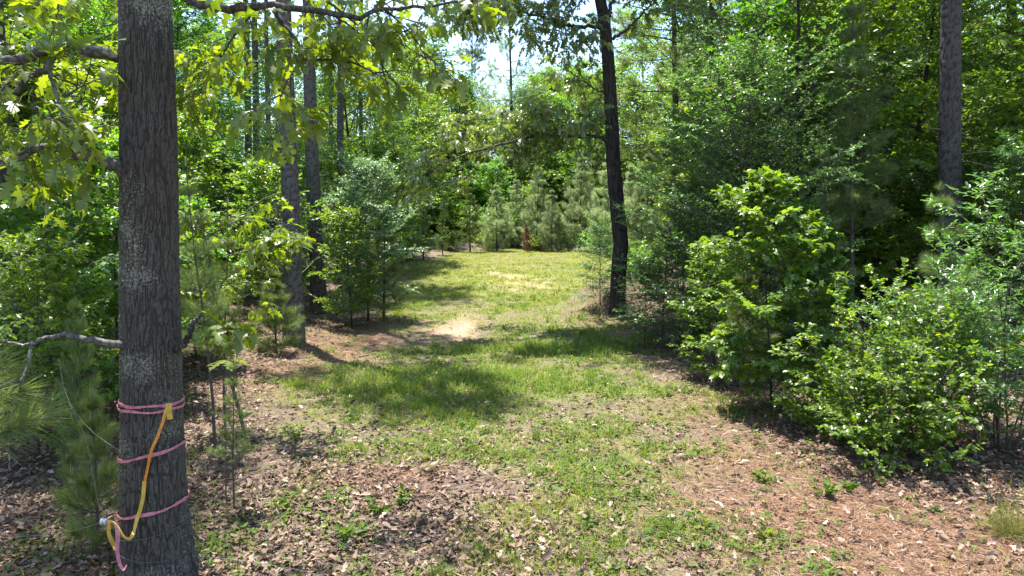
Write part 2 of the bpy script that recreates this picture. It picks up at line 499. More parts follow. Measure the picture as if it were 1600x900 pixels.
def make_young_pine(seed, H, W, shoots, nl, leafm='needle', whorl=.38, cb=.15, candles=True, sub=4, bare=.25, r0=None, dens=1.0):
    r = np.random.default_rng(seed)
    tm, cm = MB(), MB()
    r0 = r0 or .012 * H + .006
    T = grow(np.zeros((1, 3)), np.array([[0, 0, 1.]]), H * 1.06, 12, .015, .03, r)
    tubes(tm, T, r0, .005, 8, .3, 0, .9)
    zs = np.arange(cb * H, H * .97, whorl); pts, ds, Ls = [], [], []
    for z in zs:
        k = r.integers(4, 7); a0 = r.random() * 6.3; u = z / H
        for j in range(k):
            az = a0 + j * 6.283 / k + r.normal(0, .2); el = rad(12 + 45 * u ** 1.5 + r.normal(0, 9))
            pts.append(on(T, np.array([[u]]))[0][0, 0]); ds.append([math.cos(az) * math.cos(el), math.sin(az) * math.cos(el), math.sin(el)])
            Ls.append(W * (1.02 - u) * 1.12 * r.uniform(.65, 1.1) * (.55 + .45 * min(1, u * 4)))
    Ls = np.array(Ls)
    P = grow(np.array(pts), np.array(ds), Ls, 6, .05, .07, r)
    tubes(cm, P, .004 + .008 * Ls, .003, 4, .35, 1)
    sp, sd, sl = kids(P, Ls, sub, .35, .92, 42, .4, .42, .5, r, .05)
    S = grow(sp, sd, sl, 4, .05, .08, r)
    tubes(cm, S, .005, .003, 3, .35, 1)
    allp, alld = [], []
    for Q, kk, t0 in ((P, 4, .45), (S, 2, .55)):
        kk = max(1, int(round(kk * dens)))
        tt = np.linspace(t0, 1, kk)[None] + r.uniform(-.06, .06, (len(Q), kk))
        p, d = on(Q, tt); allp.append(p.reshape(-1, 3)); alld.append(d.reshape(-1, 3))
    p, d = np.concatenate(allp), np.concatenate(alld)
    top = on(T, np.array([np.linspace(.8, 1, 6)]))[0][0]
    p = np.concatenate([p, top]); d = np.concatenate([d, np.tile(UP, (6, 1))])
    d = d + r.normal(0, .12, d.shape)
    w = r.integers(0, len(shoots), len(p))
    for i, s in enumerate(shoots):
        q = w == i
        place(cm, s, p[q], d[q], UP + r.normal(0, .3, (q.sum(), 3)), nl * r.uniform(.8, 1.15, q.sum()) * np.clip(1.25 - .75 * p[q][:, 2] / H, .45, 1), np.clip(r.normal(.5, .22, q.sum()), 0, 1), 0)
    if candles:
        tips = np.concatenate([P[:, -1], T[:, -1]])
        cs = tips[r.random(len(tips)) < .7]
        for q in range(2):
            cs2 = cs + r.normal(0, .015, cs.shape)
            C = grow(cs2, UP + r.normal(0, .12, cs2.shape), r.uniform(.06, .2, len(cs2)), 3, .03, .1, r)
            tubes(cm, C, .006, .003, 4, r.random(len(cs2)), 2)
    return {'trunk': tm.mesh('trunk', [M['twig']]), 'crown': cm.mesh('crown', [M[leafm], M['twig'], M['candle']]), 'H': H}


def make_pine_crown(seed, Hc, W, nprim, shoots, nl, leafm='needle', base_gap=.0):
    """crown of a tall pine, its local origin at the lowest live branch"""
    r = np.random.default_rng(seed)
    cm = MB()
    u = np.sort(r.random(nprim)); z = u * Hc
    az = np.arange(nprim) * 2.39996 + r.normal(0, .4, nprim)
    el = np.radians(-8 + 60 * u ** 1.4 + r.normal(0, 10, nprim))
    d = np.stack([np.cos(az) * np.cos(el), np.sin(az) * np.cos(el), np.sin(el)], -1)
    L = W * (.55 + .45 * np.sin(math.pi * np.clip(.3 + .5 * u, 0, 1))) * (1 - .55 * u ** 2) * r.uniform(.6, 1.15, nprim)
    P = grow(np.stack([0 * z, 0 * z, z], -1), d, L, 8, .07, .035, r)
    tubes(cm, P, .022 * L / W + .012, .006, 5, .25, 1)
    sp, sd, sl = kids(P, L, 7, .3, .97, 48, .7, .38, .5, r, .15)
    S = grow(sp, sd, sl, 4, .09, .06, r)
    tubes(cm, S, .009, .004, 3, .25, 1)
    pp, dd = [], []
    for Q, k, t0 in ((P, 3, .75), (S, 4, .45)):
        a, b = on(Q, np.linspace(t0, 1, k)[None] + r.uniform(-.07, .07, (len(Q), k)))
        pp.append(a.reshape(-1, 3)); dd.append(b.reshape(-1, 3))
    p, d = np.concatenate(pp), np.concatenate(dd)
    d = d + UP * .25 + r.normal(0, .3, d.shape)
    w = r.integers(0, len(shoots), len(p))
    for i, s in enumerate(shoots):
        q = w == i
        place(cm, s, p[q], d[q], UP + r.normal(0, .3, (q.sum(), 3)), nl * r.uniform(.8, 1.2, q.sum()), np.clip(r.normal(.5, .22, q.sum()), 0, 1), 0)
    return cm.mesh('crown', [M[leafm], M['twig']])


# ------------------------------------------------------------------ trunk with real bark relief
def bark_relief(u, v, seed):
    """u, v in plate units (u wraps by caller); returns 0 in the furrow .. 1 on the ridge"""
    best1 = np.full(u.shape, 9.); best2 = np.full(u.shape, 9.)
    iu, iv = np.floor(u), np.floor(v)
    for du in (-1, 0, 1):
        for dv in (-1, 0, 1):
            cu, cv = iu + du, iv + dv
            m = np.mod(cu, WRAP[0])
            px = cu + .15 + .7 * _h(m, cv, seed); py = cv + .15 + .7 * _h(m, cv, seed + 5)
            D = np.hypot(u - px, (v - py) * .8)
            n1 = np.minimum(best1, D); best2 = np.minimum(np.maximum(best1, D), best2); best1 = n1
    return sstep(0.02, .32, best2 - best1)


WRAP = [36]


def wnoise(u, v, nu, seed):
    iu, iv = np.floor(u), np.floor(v); fu, fv = u - iu, v - iv
    fu = fu * fu * (3 - 2 * fu); fv = fv * fv * (3 - 2 * fv)
    m0, m1 = np.mod(iu, nu), np.mod(iu + 1, nu)
    return (_h(m0, iv, seed) * (1 - fu) + _h(m1, iv, seed) * fu) * (1 - fv) + (_h(m0, iv + 1, seed) * (1 - fu) + _h(m1, iv + 1, seed) * fu) * fv


def furrow_relief(u, v, nu, seed):
    """long furrows that join and split, as on oak bark"""
    a = np.abs(wnoise(u, v, nu, seed) - .5) * 2
    b = np.abs(wnoise(u * 2, v * 1.7 + 5, nu * 2, seed + 3) - .5) * 2
    c = np.abs(wnoise(u, v * 3.5 + 9, nu, seed + 8) - .5) * 2
    return sstep(.02, .36, a) * (.45 + .55 * sstep(0, .3, b)) * (.55 + .45 * sstep(0, .22, c))


def bark_trunk(mb, path, radii, zsteps, sides, plate_u, plate_v, depth, seed, mat=0, flare=None, furrow=False):
    path = np.asarray(path, float); radii = np.asarray(radii, float)
    s = np.concatenate([[0], np.cumsum(np.linalg.norm(np.diff(path, axis=0), axis=1))])
    ss = np.linspace(0, s[-1], zsteps)
    P = np.stack([np.interp(ss, s, path[:, i]) for i in range(3)], -1); R = np.interp(ss, s, radii)
    th = np.arange(sides) * 2 * math.pi / sides
    nu = max(6, int(round(2 * math.pi * R.mean() / plate_u))); WRAP[0] = nu
    TH, S = np.meshgrid(th, ss)
    u = TH / (2 * math.pi) * nu
    cx, cy = np.cos(TH), np.sin(TH)
    wu = (fbm(cx * 2.2 + 9, S * 5 + cy * 2.2, seed, 3) - .5) * 1.5
    wv = (fbm(cx * 2.0 + 3, S * 4 + cy * 2.0 + 7, seed + 3, 3) - .5) * 1.2
    rel = furrow_relief(u + wu * .35, S / plate_v + wv, nu, seed) if furrow else bark_relief(u + wu, S / plate_v + wv, seed)
    grain = fbm(TH * R.mean() / .008, S / .022, seed + 9, 3)
    rel = rel * (.55 + .45 * sstep(.3, .7, grain)) if furrow else rel * (.75 + .5 * fbm(cx * 9 + 2, S * 40 + cy * 9, seed + 9, 3))
    fine = fbm(cx * 30, S * 90 + cy * 30, seed + 21, 2) - .5
    lump = fbm(cx * 1.5 + 5, S * 1.1 + cy * 1.5, seed + 31, 2) - .5
    r = R[:, None] * (1 + .06 * lump) + depth * (rel - .6) + depth * .35 * fine
    if flare is not None: r = r + flare(TH, S)
    V = P[:, None, :] + np.stack([r * cx, r * cy, 0 * r], -1)
    i, j = np.meshgrid(np.arange(zsteps - 1), np.arange(sides), indexing='ij')
    q = np.stack([i * sides + j, i * sides + (j + 1) % sides, (i + 1) * sides + (j + 1) % sides, (i + 1) * sides + j], -1).reshape(-1, 4)
    mb.add(V.reshape(-1, 3), q, np.clip(rel, 0, 1).ravel(), mat)
    return (P, R)


# ------------------------------------------------------------------ world and sun
SUN_EL, SUN_AZ = rad(73), rad(-38)        # azimuth measured clockwise from straight ahead
w = bpy.data.worlds.new('World'); scene.world = w; w.use_nodes = True
wt = w.node_tree; wt.nodes.clear()
wo = wt.nodes.new('ShaderNodeOutputWorld'); bg = wt.nodes.new('ShaderNodeBackground')
sk = wt.nodes.new('ShaderNodeTexSky'); sk.sky_type = 'NISHITA'; sk.sun_disc = False
sk.sun_elevation = SUN_EL; sk.sun_rotation = SUN_AZ; sk.dust_density = .6; sk.ozone_density = 2.5
tcw = wt.nodes.new('ShaderNodeTexCoord'); nzw = wt.nodes.new('ShaderNodeTexNoise')
nzw.inputs['Scale'].default_value = 5.5; nzw.inputs['Detail'].default_value = 8; nzw.inputs['Roughness'].default_value = .55
rpw = wt.nodes.new('ShaderNodeMapRange'); rpw.inputs[1].default_value = .58; rpw.inputs[2].default_value = .80
mxw = wt.nodes.new('ShaderNodeMix'); mxw.data_type = 'RGBA'; mxw.inputs[7].default_value = (8.5, 8.7, 9, 1)
wt.links.new(tcw.outputs['Generated'], nzw.inputs['Vector']); wt.links.new(nzw.outputs['Fac'], rpw.inputs[0])
wt.links.new(rpw.outputs[0], mxw.inputs[0]); wt.links.new(sk.outputs[0], mxw.inputs[6])
wt.links.new(mxw.outputs[2], bg.inputs['Color']); wt.links.new(bg.outputs[0], wo.inputs['Surface'])
bg.inputs['Strength'].default_value = .145
sd_ = bpy.data.lights.new('sun', 'SUN'); sd_.energy = 5.0; sd_.angle = rad(.55); sd_.color = (1, .96, .88)
so = bpy.data.objects.new('sun', sd_); COL.objects.link(so)
SD = Vector((math.sin(SUN_AZ) * math.cos(SUN_EL), math.cos(SUN_AZ) * math.cos(SUN_EL), math.sin(SUN_EL)))
so.rotation_euler = (-SD).to_track_quat('-Z', 'Y').to_euler(); so.location = SD * 60
vs = scene.view_settings; vs.view_transform = 'Standard'; vs.look = 'None'; vs.gamma = 1; vs.exposure = 1.85
vs.use_curve_mapping = False
cy = scene.cycles
cy.max_bounces = 7; cy.diffuse_bounces = 5; cy.glossy_bounces = 2; cy.transmission_bounces = 3; cy.transparent_max_bounces = 4
cy.use_denoising = True; cy.sample_clamp_indirect = 6; cy.caustics_reflective = False; cy.caustics_refractive = False
cy.use_adaptive_sampling = False

# ------------------------------------------------------------------ ground cover masks


def blob(x, y, px, py, rx, ry):
    c = G(px, py)
    return np.exp(-(((x - c[0]) / rx) ** 2 + ((y - c[1]) / ry) ** 2))


def m_straw(x, y):
    s = 0
    for a in ((1320, 800, 1.7, 1.0, 1), (1120, 640, .7, 1.2, .8), (530, 540, 1.2, 2.2, 1), (590, 750, .6, .45, .8), (1180, 720, .7, .6, .6), (440, 590, 1.2, 1.2, .6), (1500, 880, 1.2, .8, .9), (600, 500, .8, 1.5, .8), (925, 492, .5, .9, .8)):
        s = s + a[4] * blob(x, y, *a[:4])
    return np.clip(s * (.55 + .9 * fbm(x * 1.2, y * 1.2, 41)), 0, 1)


def m_sand(x, y):
    s = 0
    for a in ((715, 515, .45, 1.7, 1), (830, 442, 1.9, 3.0, .75), (620, 495, .5, 1.0, .5), (760, 425, 1.5, 5, .4)):
        s = s + a[4] * blob(x, y, *a[:4])
    return np.clip(s * (.3 + 1.3 * fbm(x * 1.5, y * 1.0, 51)), 0, 1)


def m_grass(x, y):
    ins = inside(x, y)
    g = .60 * sstep(-.5, 1.0, ins) + .36 * sstep(17, 25, y) * sstep(-.3, .8, ins)
    for a in ((640, 600, 2.2, .9, .75), (850, 545, 1.5, .9, .8), (960, 720, .8, .7, .35), (770, 690, 1.0, .8, .4), (700, 640, 1.0, .6, .3), (880, 810, .5, .7, .35), (1000, 840, .5, .4, .3), (985, 505, .8, .8, .6), (780, 600, 1.2, 2, .3), (420, 590, .5, .6, .3), (330, 870, .3, .3, .5), (760, 860, .5, .5, .5), (850, 830, .8, .7, .4), (950, 790, .8, .7, .35), (820, 740, 1.0, 1.2, .3),
              (590, 745, .9, .6, -.6), (650, 680, .6, .35, -.5), (800, 770, .4, .5, -.5), (930, 625, .5, .6, -.45), (1010, 670, .5, .5, -.4), (700, 740, .5, .4, -.35), (840, 690, .3, .5, -.4), (500, 840, 1.1, .7, -.42), (690, 830, .7, .5, -.3), (1300, 800, 1.7, 1.1, -.65), (1150, 680, .8, .8, -.35), (1100, 590, .8, 1.6, -.5), (545, 530, 1.1, 2.4, -.6), (400, 700, .9, 1.6, -.42), (715, 515, .4, 1.5, -.5), (830, 442, 1.5, 2.4, -.35)):
        g = g + a[4] * blob(x, y, *a[:4])
    n = fbm(x * 1.1, y * 1.1, 61) ; n2 = vnoise(x * 4.5, y * 4.5, 67)
    return np.clip(g + (n - .5) * 1.7 + (n2 - .5) * .8 * sstep(24, 12, y), 0, 1)


def m_litter(x, y):
    ins = inside(x, y)
    s = .85 * sstep(.6, -.8, ins) + .17 * sstep(18, 10, y)
    for a in ((930, 500, .7, 1.0, .5), (560, 850, 1.3, .8, .8), (430, 780, 1.2, 1.2, .8), (740, 840, .6, .4, .6), (930, 860, .5, .4, .25), (700, 700, 1.6, 1.2, .25), (1280, 780, 1.6, 1.2, -.1), (1130, 600, 1, 1.5, .2), (850, 660, 1.5, 1, .15)):
        s = s + a[4] * blob(x, y, *a[:4])
    return np.clip(s * (.35 + 1.2 * fbm(x * 1.6, y * 1.6, 71)), 0, 1)


# ------------------------------------------------------------------ ground sheet
def build_ground():
    def axis(lo, hi, a, b, st, grow_=1.25):
        core = list(np.arange(a, b, st)); s = st; x = b; up = []
        while x < hi: up.append(x); s *= grow_; x += s
        s = st; x = a; dn = []
        while x > lo: s *= grow_; x -= s; dn.append(x)
        return np.array(dn[::-1] + core + up)
    xs = axis(-400, 400, -9, 9, .10); ys = axis(-60, 600, 3, 22, .10, 1.03)
    X, Y = np.meshgrid(xs, ys)
    Z = hgt(X, Y)
    near = sstep(24, 10, Y) * sstep(14, 8, np.abs(X))
    Z = Z + near * (fbm(X * 7, Y * 7, 91, 3) - .5) * .05
    ny, nx = X.shape
    i, j = np.meshgrid(np.arange(ny - 1), np.arange(nx - 1), indexing='ij')
    q = np.stack([i * nx + j, i * nx + j + 1, (i + 1) * nx + j + 1, (i + 1) * nx + j], -1).reshape(-1, 4)
    k = NT('forest_floor')
    at_ = lambda n: k.n('Attribute', {'attribute_name': n}).outputs['Fac']
    tc = k.n('TexCoord').outputs['Object']
    n1 = k.n('TexNoise', Vector=tc, Scale=9.0, Detail=8.0, Roughness=.7).outputs['Fac']
    n2 = k.n('TexNoise', Vector=tc, Scale=42.0, Detail=6.0, Roughness=.75).outputs['Fac']
    n3 = k.n('TexNoise', Vector=tc, Scale=1.3, Detail=5.0).outputs['Fac']
    vor = k.n('TexVoronoi', Vector=tc, Scale=24.0, Randomness=1.0)
    c = k.ramp(n2, [(.28, (.04, .029, .022)), (.45, (.095, .07, .052)), (.6, (.155, .115, .088)), (.75, (.23, .18, .145))])
    c = k.mix(k.mr(vor.outputs['Color'], .1, .9, 0, .4), c, (.2, .15, .11))
    straw = k.ramp(n2, [(.3, (.06, .036, .022)), (.5, (.14, .082, .05)), (.7, (.23, .142, .088))])
    c = k.mix(at_('straw'), c, straw)
    sand = k.ramp(n2, [(.3, (.30, .19, .115)), (.6, (.46, .33, .22)), (.8, (.55, .43, .32))])
    c = k.mix(at_('sand'), c, sand)
    gr = k.ramp(n2, [(.3, (.07, .08, .022)), (.5, (.145, .17, .045)), (.7, (.23, .22, .085))])
    gm = k.n('Math', {'operation': 'MULTIPLY'}, i0=at_('grassm'), i1=k.mr(n1, .3, .6, .35, .95)).outputs[0]
    c = k.mix(gm, c, gr)
    c = k.mix(k.mr(n3, .35, .7, 0, .35), c, k.mix(1., c, (.6, .56, .5), 'MULTIPLY'))
    hsum = k.n('Math', {'operation': 'ADD'}, i0=n2, i1=n1).outputs[0]
    b = k.n('Bump', Strength=.7, Distance=.03, Height=hsum)
    p = k.n('BsdfPrincipled', Base_Color=c, Roughness=.95, Normal=b.outputs[0])
    p.inputs['Specular IOR Level'].default_value = .15
    mat = k.surf(p.outputs[0])
    mb = MB(); mb.add(np.stack([X, Y, Z], -1).reshape(-1, 3), q)
    me = mb.mesh('ground', [mat])
    for nme, fn in (('straw', m_straw), ('sand', m_sand), ('grassm', m_grass)):
        a = me.attributes.new(nme, 'FLOAT', 'POINT'); a.data.foreach_set('value', np.asarray(fn(X.ravel(), Y.ravel()), np.float32))
    link('ground', me, kind='structure', label='bare reddish forest floor under the clearing and the woods')


build_ground()


def scatter(n, fn, y0, y1, pad, r, full=False):
    y = y0 * np.exp(r.random(n) * math.log(y1 / y0))
    if full:
        x = (r.random(n) * 2 - 1) * (y * .78 + 1)
    else:
        a, b = xl(y) - pad, xr(y) + pad
        x = a + (b - a) * r.random(n)
    k = (np.abs(x) < y * .76 + 1) & (r.random(n) < fn(x, y))
    return x[k], y[k]


def build_grass():
    r = np.random.default_rng(5)
    mb = MB()
    bl = (np.array([[0, -.5, 0], [0, .5, 0], [.55, .38, .05], [.55, -.38, .05], [1, 0, -.12]]), None)

    def blades(x, y, h, w, tint, lean):
        N = len(x)
        z = hgt(x, y) - .01
        base = np.stack([x, y, z], -1)
        az = r.random(N) * 6.283
        ln = np.abs(r.normal(lean, .3, N))
        d1 = nrm(np.stack([np.cos(az) * ln * .5, np.sin(az) * ln * .5, np.ones(N)], -1))
        d2 = nrm(np.stack([np.cos(az) * ln * 1.8, np.sin(az) * ln * 1.8, np.ones(N)], -1))
        sa = az + math.pi / 2 + r.normal(0, .5, N)
        s = np.stack([np.cos(sa), np.sin(sa), 0 * sa], -1) * w[:, None] * .5
        mid = base + d1 * h[:, None] * .55; tip = mid + d2 * h[:, None] * .5
        V = np.stack([base - s, base + s, mid + s * .8, mid - s * .8, tip], 1).reshape(-1, 3)
        k = np.arange(N)[:, None] * 5
        mb.add(V, [k + np.array([[0, 1, 2, 3]]), k + np.array([[3, 2, 4]])], np.repeat(tint, 5))

    # blades grown in little tufts
    tx, ty = scatter(60000, lambda x, y: np.clip(m_grass(x, y) - .12, 0, 1) ** 1.25, 4.2, 49, 1.2, r)
    k = r.integers(3, 9, len(tx))
    x = np.repeat(tx, k); y = np.repeat(ty, k)
    sp = .018 + .0025 * y
    x = x + r.normal(0, 1, len(x)) * sp; y = y + r.normal(0, 1, len(y)) * sp
    lush = np.clip(blob(x, y, 640, 600, 2.3, 1.0) + blob(x, y, 850, 545, 1.6, 1.0) + .25 * fbm(x * .9, y * .9, 77), 0, 1)
    g = m_grass(x, y)
    h = (.03 + .055 * g + .13 * lush * fbm(x * 2, y * 2, 78)) * r.uniform(.5, 1.35, len(x))
    wd = (.0032 + .00055 * y) * r.uniform(.7, 1.3, len(x))
    tint = np.clip(.55 - .25 * lush + r.normal(0, .2, len(x)) + .22 * sstep(16, 26, y) + (fbm(x * .8, y * .8, 15) - .5) * .5, 0, 1)
    dry = r.random(len(x)) < .10
    tint = np.where(dry, r.uniform(.88, 1, len(x)), tint)
    blades(x, y, h, wd, tint, .95)
    # taller separate tussocks
    tx, ty = scatter(1100, lambda x, y: np.clip(m_grass(x, y) - .45, 0, 1), 4.4, 24, .6, r)
    k = r.integers(14, 34, len(tx)); x = np.repeat(tx, k) ; y = np.repeat(ty, k)
    x = x + r.normal(0, .04, len(x)); y = y + r.normal(0, .04, len(y))
    blades(x, y, r.uniform(.09, .24, len(x)), (.0035 + .0004 * y) * r.uniform(.7, 1.2, len(x)), np.clip(np.repeat(r.uniform(.05, .5, len(tx)), k) + r.normal(0, .1, len(x)), 0, 1), .5)
    # thin grass at the edge of the woods
    tx, ty = scatter(9000, lambda x, y: .5 * sstep(-2.5, -.2, inside(x, y)) * sstep(.8, 0, inside(x, y)) * (vnoise(x * 1.3, y * 1.3, 4) > .5), 4.5, 40, 3, r)
    k = r.integers(3, 8, len(tx)); x = np.repeat(tx, k); y = np.repeat(ty, k)
    x = x + r.normal(0, .06, len(x)); y = y + r.normal(0, .06, len(y))
    blades(x, y, r.uniform(.05, .22, len(x)), (.003 + .0005 * y) * r.uniform(.7, 1.2, len(x)), np.clip(r.normal(.4, .25, len(x)), 0, 1), .6)
    link('grass', mb.mesh('grass', [M['grass']]), kind='stuff', label='patchy yellow green grass covering the clearing and track', cat='grass')

    # low broad-leaved weeds between the blades
    mb2 = MB()
    x, y = scatter(26000, lambda x, y: np.clip(m_grass(x, y) * .5 + .08 * sstep(-2, 0, inside(x, y)), 0, 1) * (vnoise(x * 1.7, y * 1.7, 33) > .42), 4.2, 34, 1.5, r)
    k = r.integers(4, 9, len(x)); X = np.repeat(x, k); Y = np.repeat(y, k)
    X = X + r.normal(0, .03, len(X)); Y = Y + r.normal(0, .03, len(Y))
    N = len(X); az = r.random(N) * 6.283
    d = np.stack([np.cos(az), np.sin(az), r.uniform(-.1, .7, N)], -1)
    place(mb2, OVAL, np.stack([X, Y, hgt(X, Y) + r.uniform(.0, .06, N)], -1), d, UP + r.normal(0, .3, (N, 3)), r.uniform(.02, .05, N) * (1 + .03 * Y), np.clip(np.repeat(r.random(len(x)), k) * .7 + .3 * r.random(N), 0, 1), 0)
    link('ground_cover_weeds', mb2.mesh('weeds', [M['weed']]), kind='stuff', label='low broad leaved weeds growing between the grass', cat='weeds')


def build_litter():
    r = np.random.default_rng(6)
    mb = MB()
    for tpl, n in ((DEAD, 52000), (DEAD2, 46000), (OVAL, 26000)):
        x, y = scatter(n, m_litter, 4.0, 30, 0, r, full=True)
        N = len(x); az = r.random(N) * 6.283
        d = np.stack([np.cos(az), np.sin(az), r.normal(0, .25, N)], -1)
        nor = UP + r.normal(0, .5, (N, 3))
        nor[:, 2] *= np.where(r.random(N) < .4, -1, 1)
        place(mb, tpl, np.stack([x, y, hgt(x, y) + r.uniform(.004, .05, N)], -1), d, nor, r.uniform(.03, .085, N) * (1 + .015 * y), np.clip(r.normal(.46, .24, N), 0, 1), 0)
    x, y = scatter(5000, lambda x, y: np.full(len(x), .55) * (inside(x, y) > -.2), 4.0, 22, 0, r, full=True)
    N = len(x); az = r.random(N) * 6.283
    place(mb, DEAD, np.stack([x, y, hgt(x, y) + .03], -1), np.stack([np.cos(az), np.sin(az), r.normal(0, .3, N)], -1), UP + r.normal(0, .4, (N, 3)), r.uniform(.03, .09, N), np.clip(r.normal(.5, .25, N), 0, 1), 0)
    link('fallen_leaves', mb.mesh('fallen_leaves', [M['litter']]), kind='stuff', label='curled brown fallen leaves lying over the forest floor', cat='leaf litter')
    mb = MB()
    tv = np.array([[0, -.5, 0], [0, .5, 0], [1, .5, 0], [1, -.5, 0]])
    x, y = scatter(300000, lambda x, y: np.clip(m_straw(x, y) * .9 + .22 * sstep(.3, -.5, inside(x, y)) + .06, 0, 1), 4.0, 24, 0, r, full=True)
    N = len(x); az = r.random(N) * 6.283
    L = r.uniform(.06, .15, N); W_ = (.0007 + .00016 * y)
    d = nrm(np.stack([np.cos(az), np.sin(az), r.normal(0, .10, N)], -1)); s = nrm(np.cross(d, UP + r.normal(0, .3, (N, 3)))) * W_[:, None]
    b = np.stack([x, y, hgt(x, y) + r.uniform(.004, .028, N)], -1)
    V = np.stack([b - s, b + s, b + d * L[:, None] + s, b + d * L[:, None] - s], 1).reshape(-1, 3)
    mb.add(V, np.arange(N)[:, None] * 4 + np.array([[0, 1, 2, 3]]), np.repeat(np.clip(r.normal(.5, .23, N), 0, 1), 4))
    link('pine_straw', mb.mesh('pine_straw', [M['straw']]), kind='stuff', label='rusty fallen pine needles strewn over the bare ground', cat='pine straw')


def build_twigs():
    r = np.random.default_rng(14)
    x, y = scatter(5200, lambda x, y: np.clip(.3 + m_litter(x, y), 0, 1), 4.0, 22, 0, r, full=True)
    N = len(x); az = r.random(N) * 6.283
    p = np.stack([x, y, hgt(x, y) + r.uniform(.012, .04, N)], -1)
    P = grow(p, np.stack([np.cos(az), np.sin(az), r.normal(0, .12, N)], -1), r.uniform(.08, .42, N), 4, .14, 0, r)
    mb = MB(); tubes(mb, P, r.uniform(.0015, .0045, N), .0012, 4, r.random(N))
    link('twig_litter', mb.mesh('twig_litter', [M['twig']]), kind='stuff', label='small broken twigs scattered through the leaf litter', cat='twig litter')


build_grass()
build_litter()
build_twigs()

# ------------------------------------------------------------------ plant library
LIB = {}


def lib(k):
    if k not in LIB: LIB[k] = MAKERS[k]()
    return LIB[k]


B = make_broad
MAKERS = {
    'tall_a': lambda: B(101, 12, .14, 1.2, 3.2, 52, 9, 6, 6, OVAL, .125, 'broad', 'egg', .42, .5, .3),
    'tall_b': lambda: B(102, 14, .16, 2.0, 3.4, 56, 9, 6, 6, STAR, .13, 'maple', 'egg', .42, .45, .25, gap=.2),
    'tall_c': lambda: B(103, 10, .11, 1.0, 2.6, 46, 9, 6, 6, OVAL, .11, 'lime', 'round', .38, .5, .3, gap=.2),
    'tall_d': lambda: B(104, 13, .15, 3.0, 3.6, 48, 10, 6, 6, NARROW, .14, 'broad', 'round', .42, .5, .45, gap=.3),
    'sap_a': lambda: B(111, 4.2, .035, .5, 1.3, 30, 7, 5, 7, STAR, .095, 'maple', 'egg', .26, .35, .25),
    'sap_b': lambda: B(112, 5.0, .04, .6, 1.5, 34, 8, 6, 8, OVAL, .07, 'fine', 'egg', .28, .3, .2),
    'sap_c': lambda: B(113, 3.4, .03, .4, 1.2, 26, 7, 5, 7, OVAL, .085, 'lime', 'round', .26, .4, .25),
    'sap_d': lambda: B(114, 6.0, .05, 1.0, 1.7, 34, 8, 6, 7, OVAL, .085, 'broad', 'egg', .3, .4, .3, gap=.2),
    'under_a': lambda: make_shrub(121, 1.5, 1.2, 16, 7, 5, 7, OVAL, .075, 'broad'),
    'under_b': lambda: make_shrub(122, 1.1, 1.0, 14, 7, 5, 7, STAR, .085, 'maple'),
    'under_c': lambda: make_shrub(123, 1.9, 1.1, 16, 8, 6, 8, OVAL, .05, 'fine', el=(50, 85)),
    'sweetgum': lambda: B(131, 2.9, .022, .3, .9, 24, 7, 5, 7, STAR, .105, 'maple', 'egg', .2, .3, .3, twig_tube=True, jit=.3),
    'fine_near': lambda: B(132, 4.9, .035, .4, 1.75, 40, 9, 7, 9, OVAL, .055, 'fine', 'egg', .27, .28, .2, twig_tube=True, jit=.4),
    'fine_tall': lambda: B(133, 9.5, .08, 2.0, 2.7, 54, 9, 8, 9, OVAL, .065, 'fine', 'round', .36, .35, .25, twig_tube=True, gap=.25),
    'lime_near': lambda: B(134, 9.0, .07, 1.8, 2.9, 46, 9, 7, 8, OVAL, .085, 'lime', 'round', .36, .3, .25, twig_tube=True, gap=.3),
    'bush': lambda: make_shrub(135, 1.75, 1.08, 30, 9, 6, 9, ROUND, .046, 'lime', .17, .6, .15, (12, 88)),
    'spray': lambda: make_shrub(136, 2.9, 1.3, 12, 9, 6, 11, NARROW, .066, 'fine', .24, .22, .12, (45, 88), .2, jit=.3),
    'silver': lambda: B(137, 3.5, .03, .5, 1.25, 34, 9, 8, 10, OVAL, .05, 'silver', 'round', .24, .22, .15, jit=.3),
    'pine_s': lambda: make_young_pine(141, 1.6, .55, SH_MID, .17, 'needle', .26, .08),
    'pine_m': lambda: make_young_pine(142, 3.0, .85, SH_MID, .19, 'needle', .34, .10),
    'pine_l': lambda: make_young_pine(143, 5.2, 1.15, SH_MID, .21, 'needle', .42, .12, sub=5),
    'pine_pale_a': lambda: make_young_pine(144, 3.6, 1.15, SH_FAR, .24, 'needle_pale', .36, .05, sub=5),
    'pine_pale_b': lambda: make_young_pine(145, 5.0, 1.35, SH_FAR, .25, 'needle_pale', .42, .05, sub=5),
    'pine_brown': lambda: make_young_pine(146, 1.9, .6, SH_FAR, .2, 'needle_brown', .3, .08, candles=False),
    'pine_near': lambda: make_young_pine(147, 2.6, .62, SH_FINE, .2, 'needle', .4, .3, dens=.6, sub=3),
    'pine_sparse': lambda: make_young_pine(148, 4.6, .75, SH_MID, .18, 'needle', .5, .35, sub=3, dens=.75, r0=.03),
    'pine_dusky': lambda: make_young_pine(149, 6.4, 1.25, SH_MID, .19, 'needle', .42, .28, sub=5, candles=False, r0=.05),
}
NAMES = {'pine': 'young_pine', 'under': 'leafy_shrub', 'bush': 'leafy_shrub', 'spray': 'leafy_shrub', 'sap': 'sapling', 'tall': 'broadleaf_tree'}


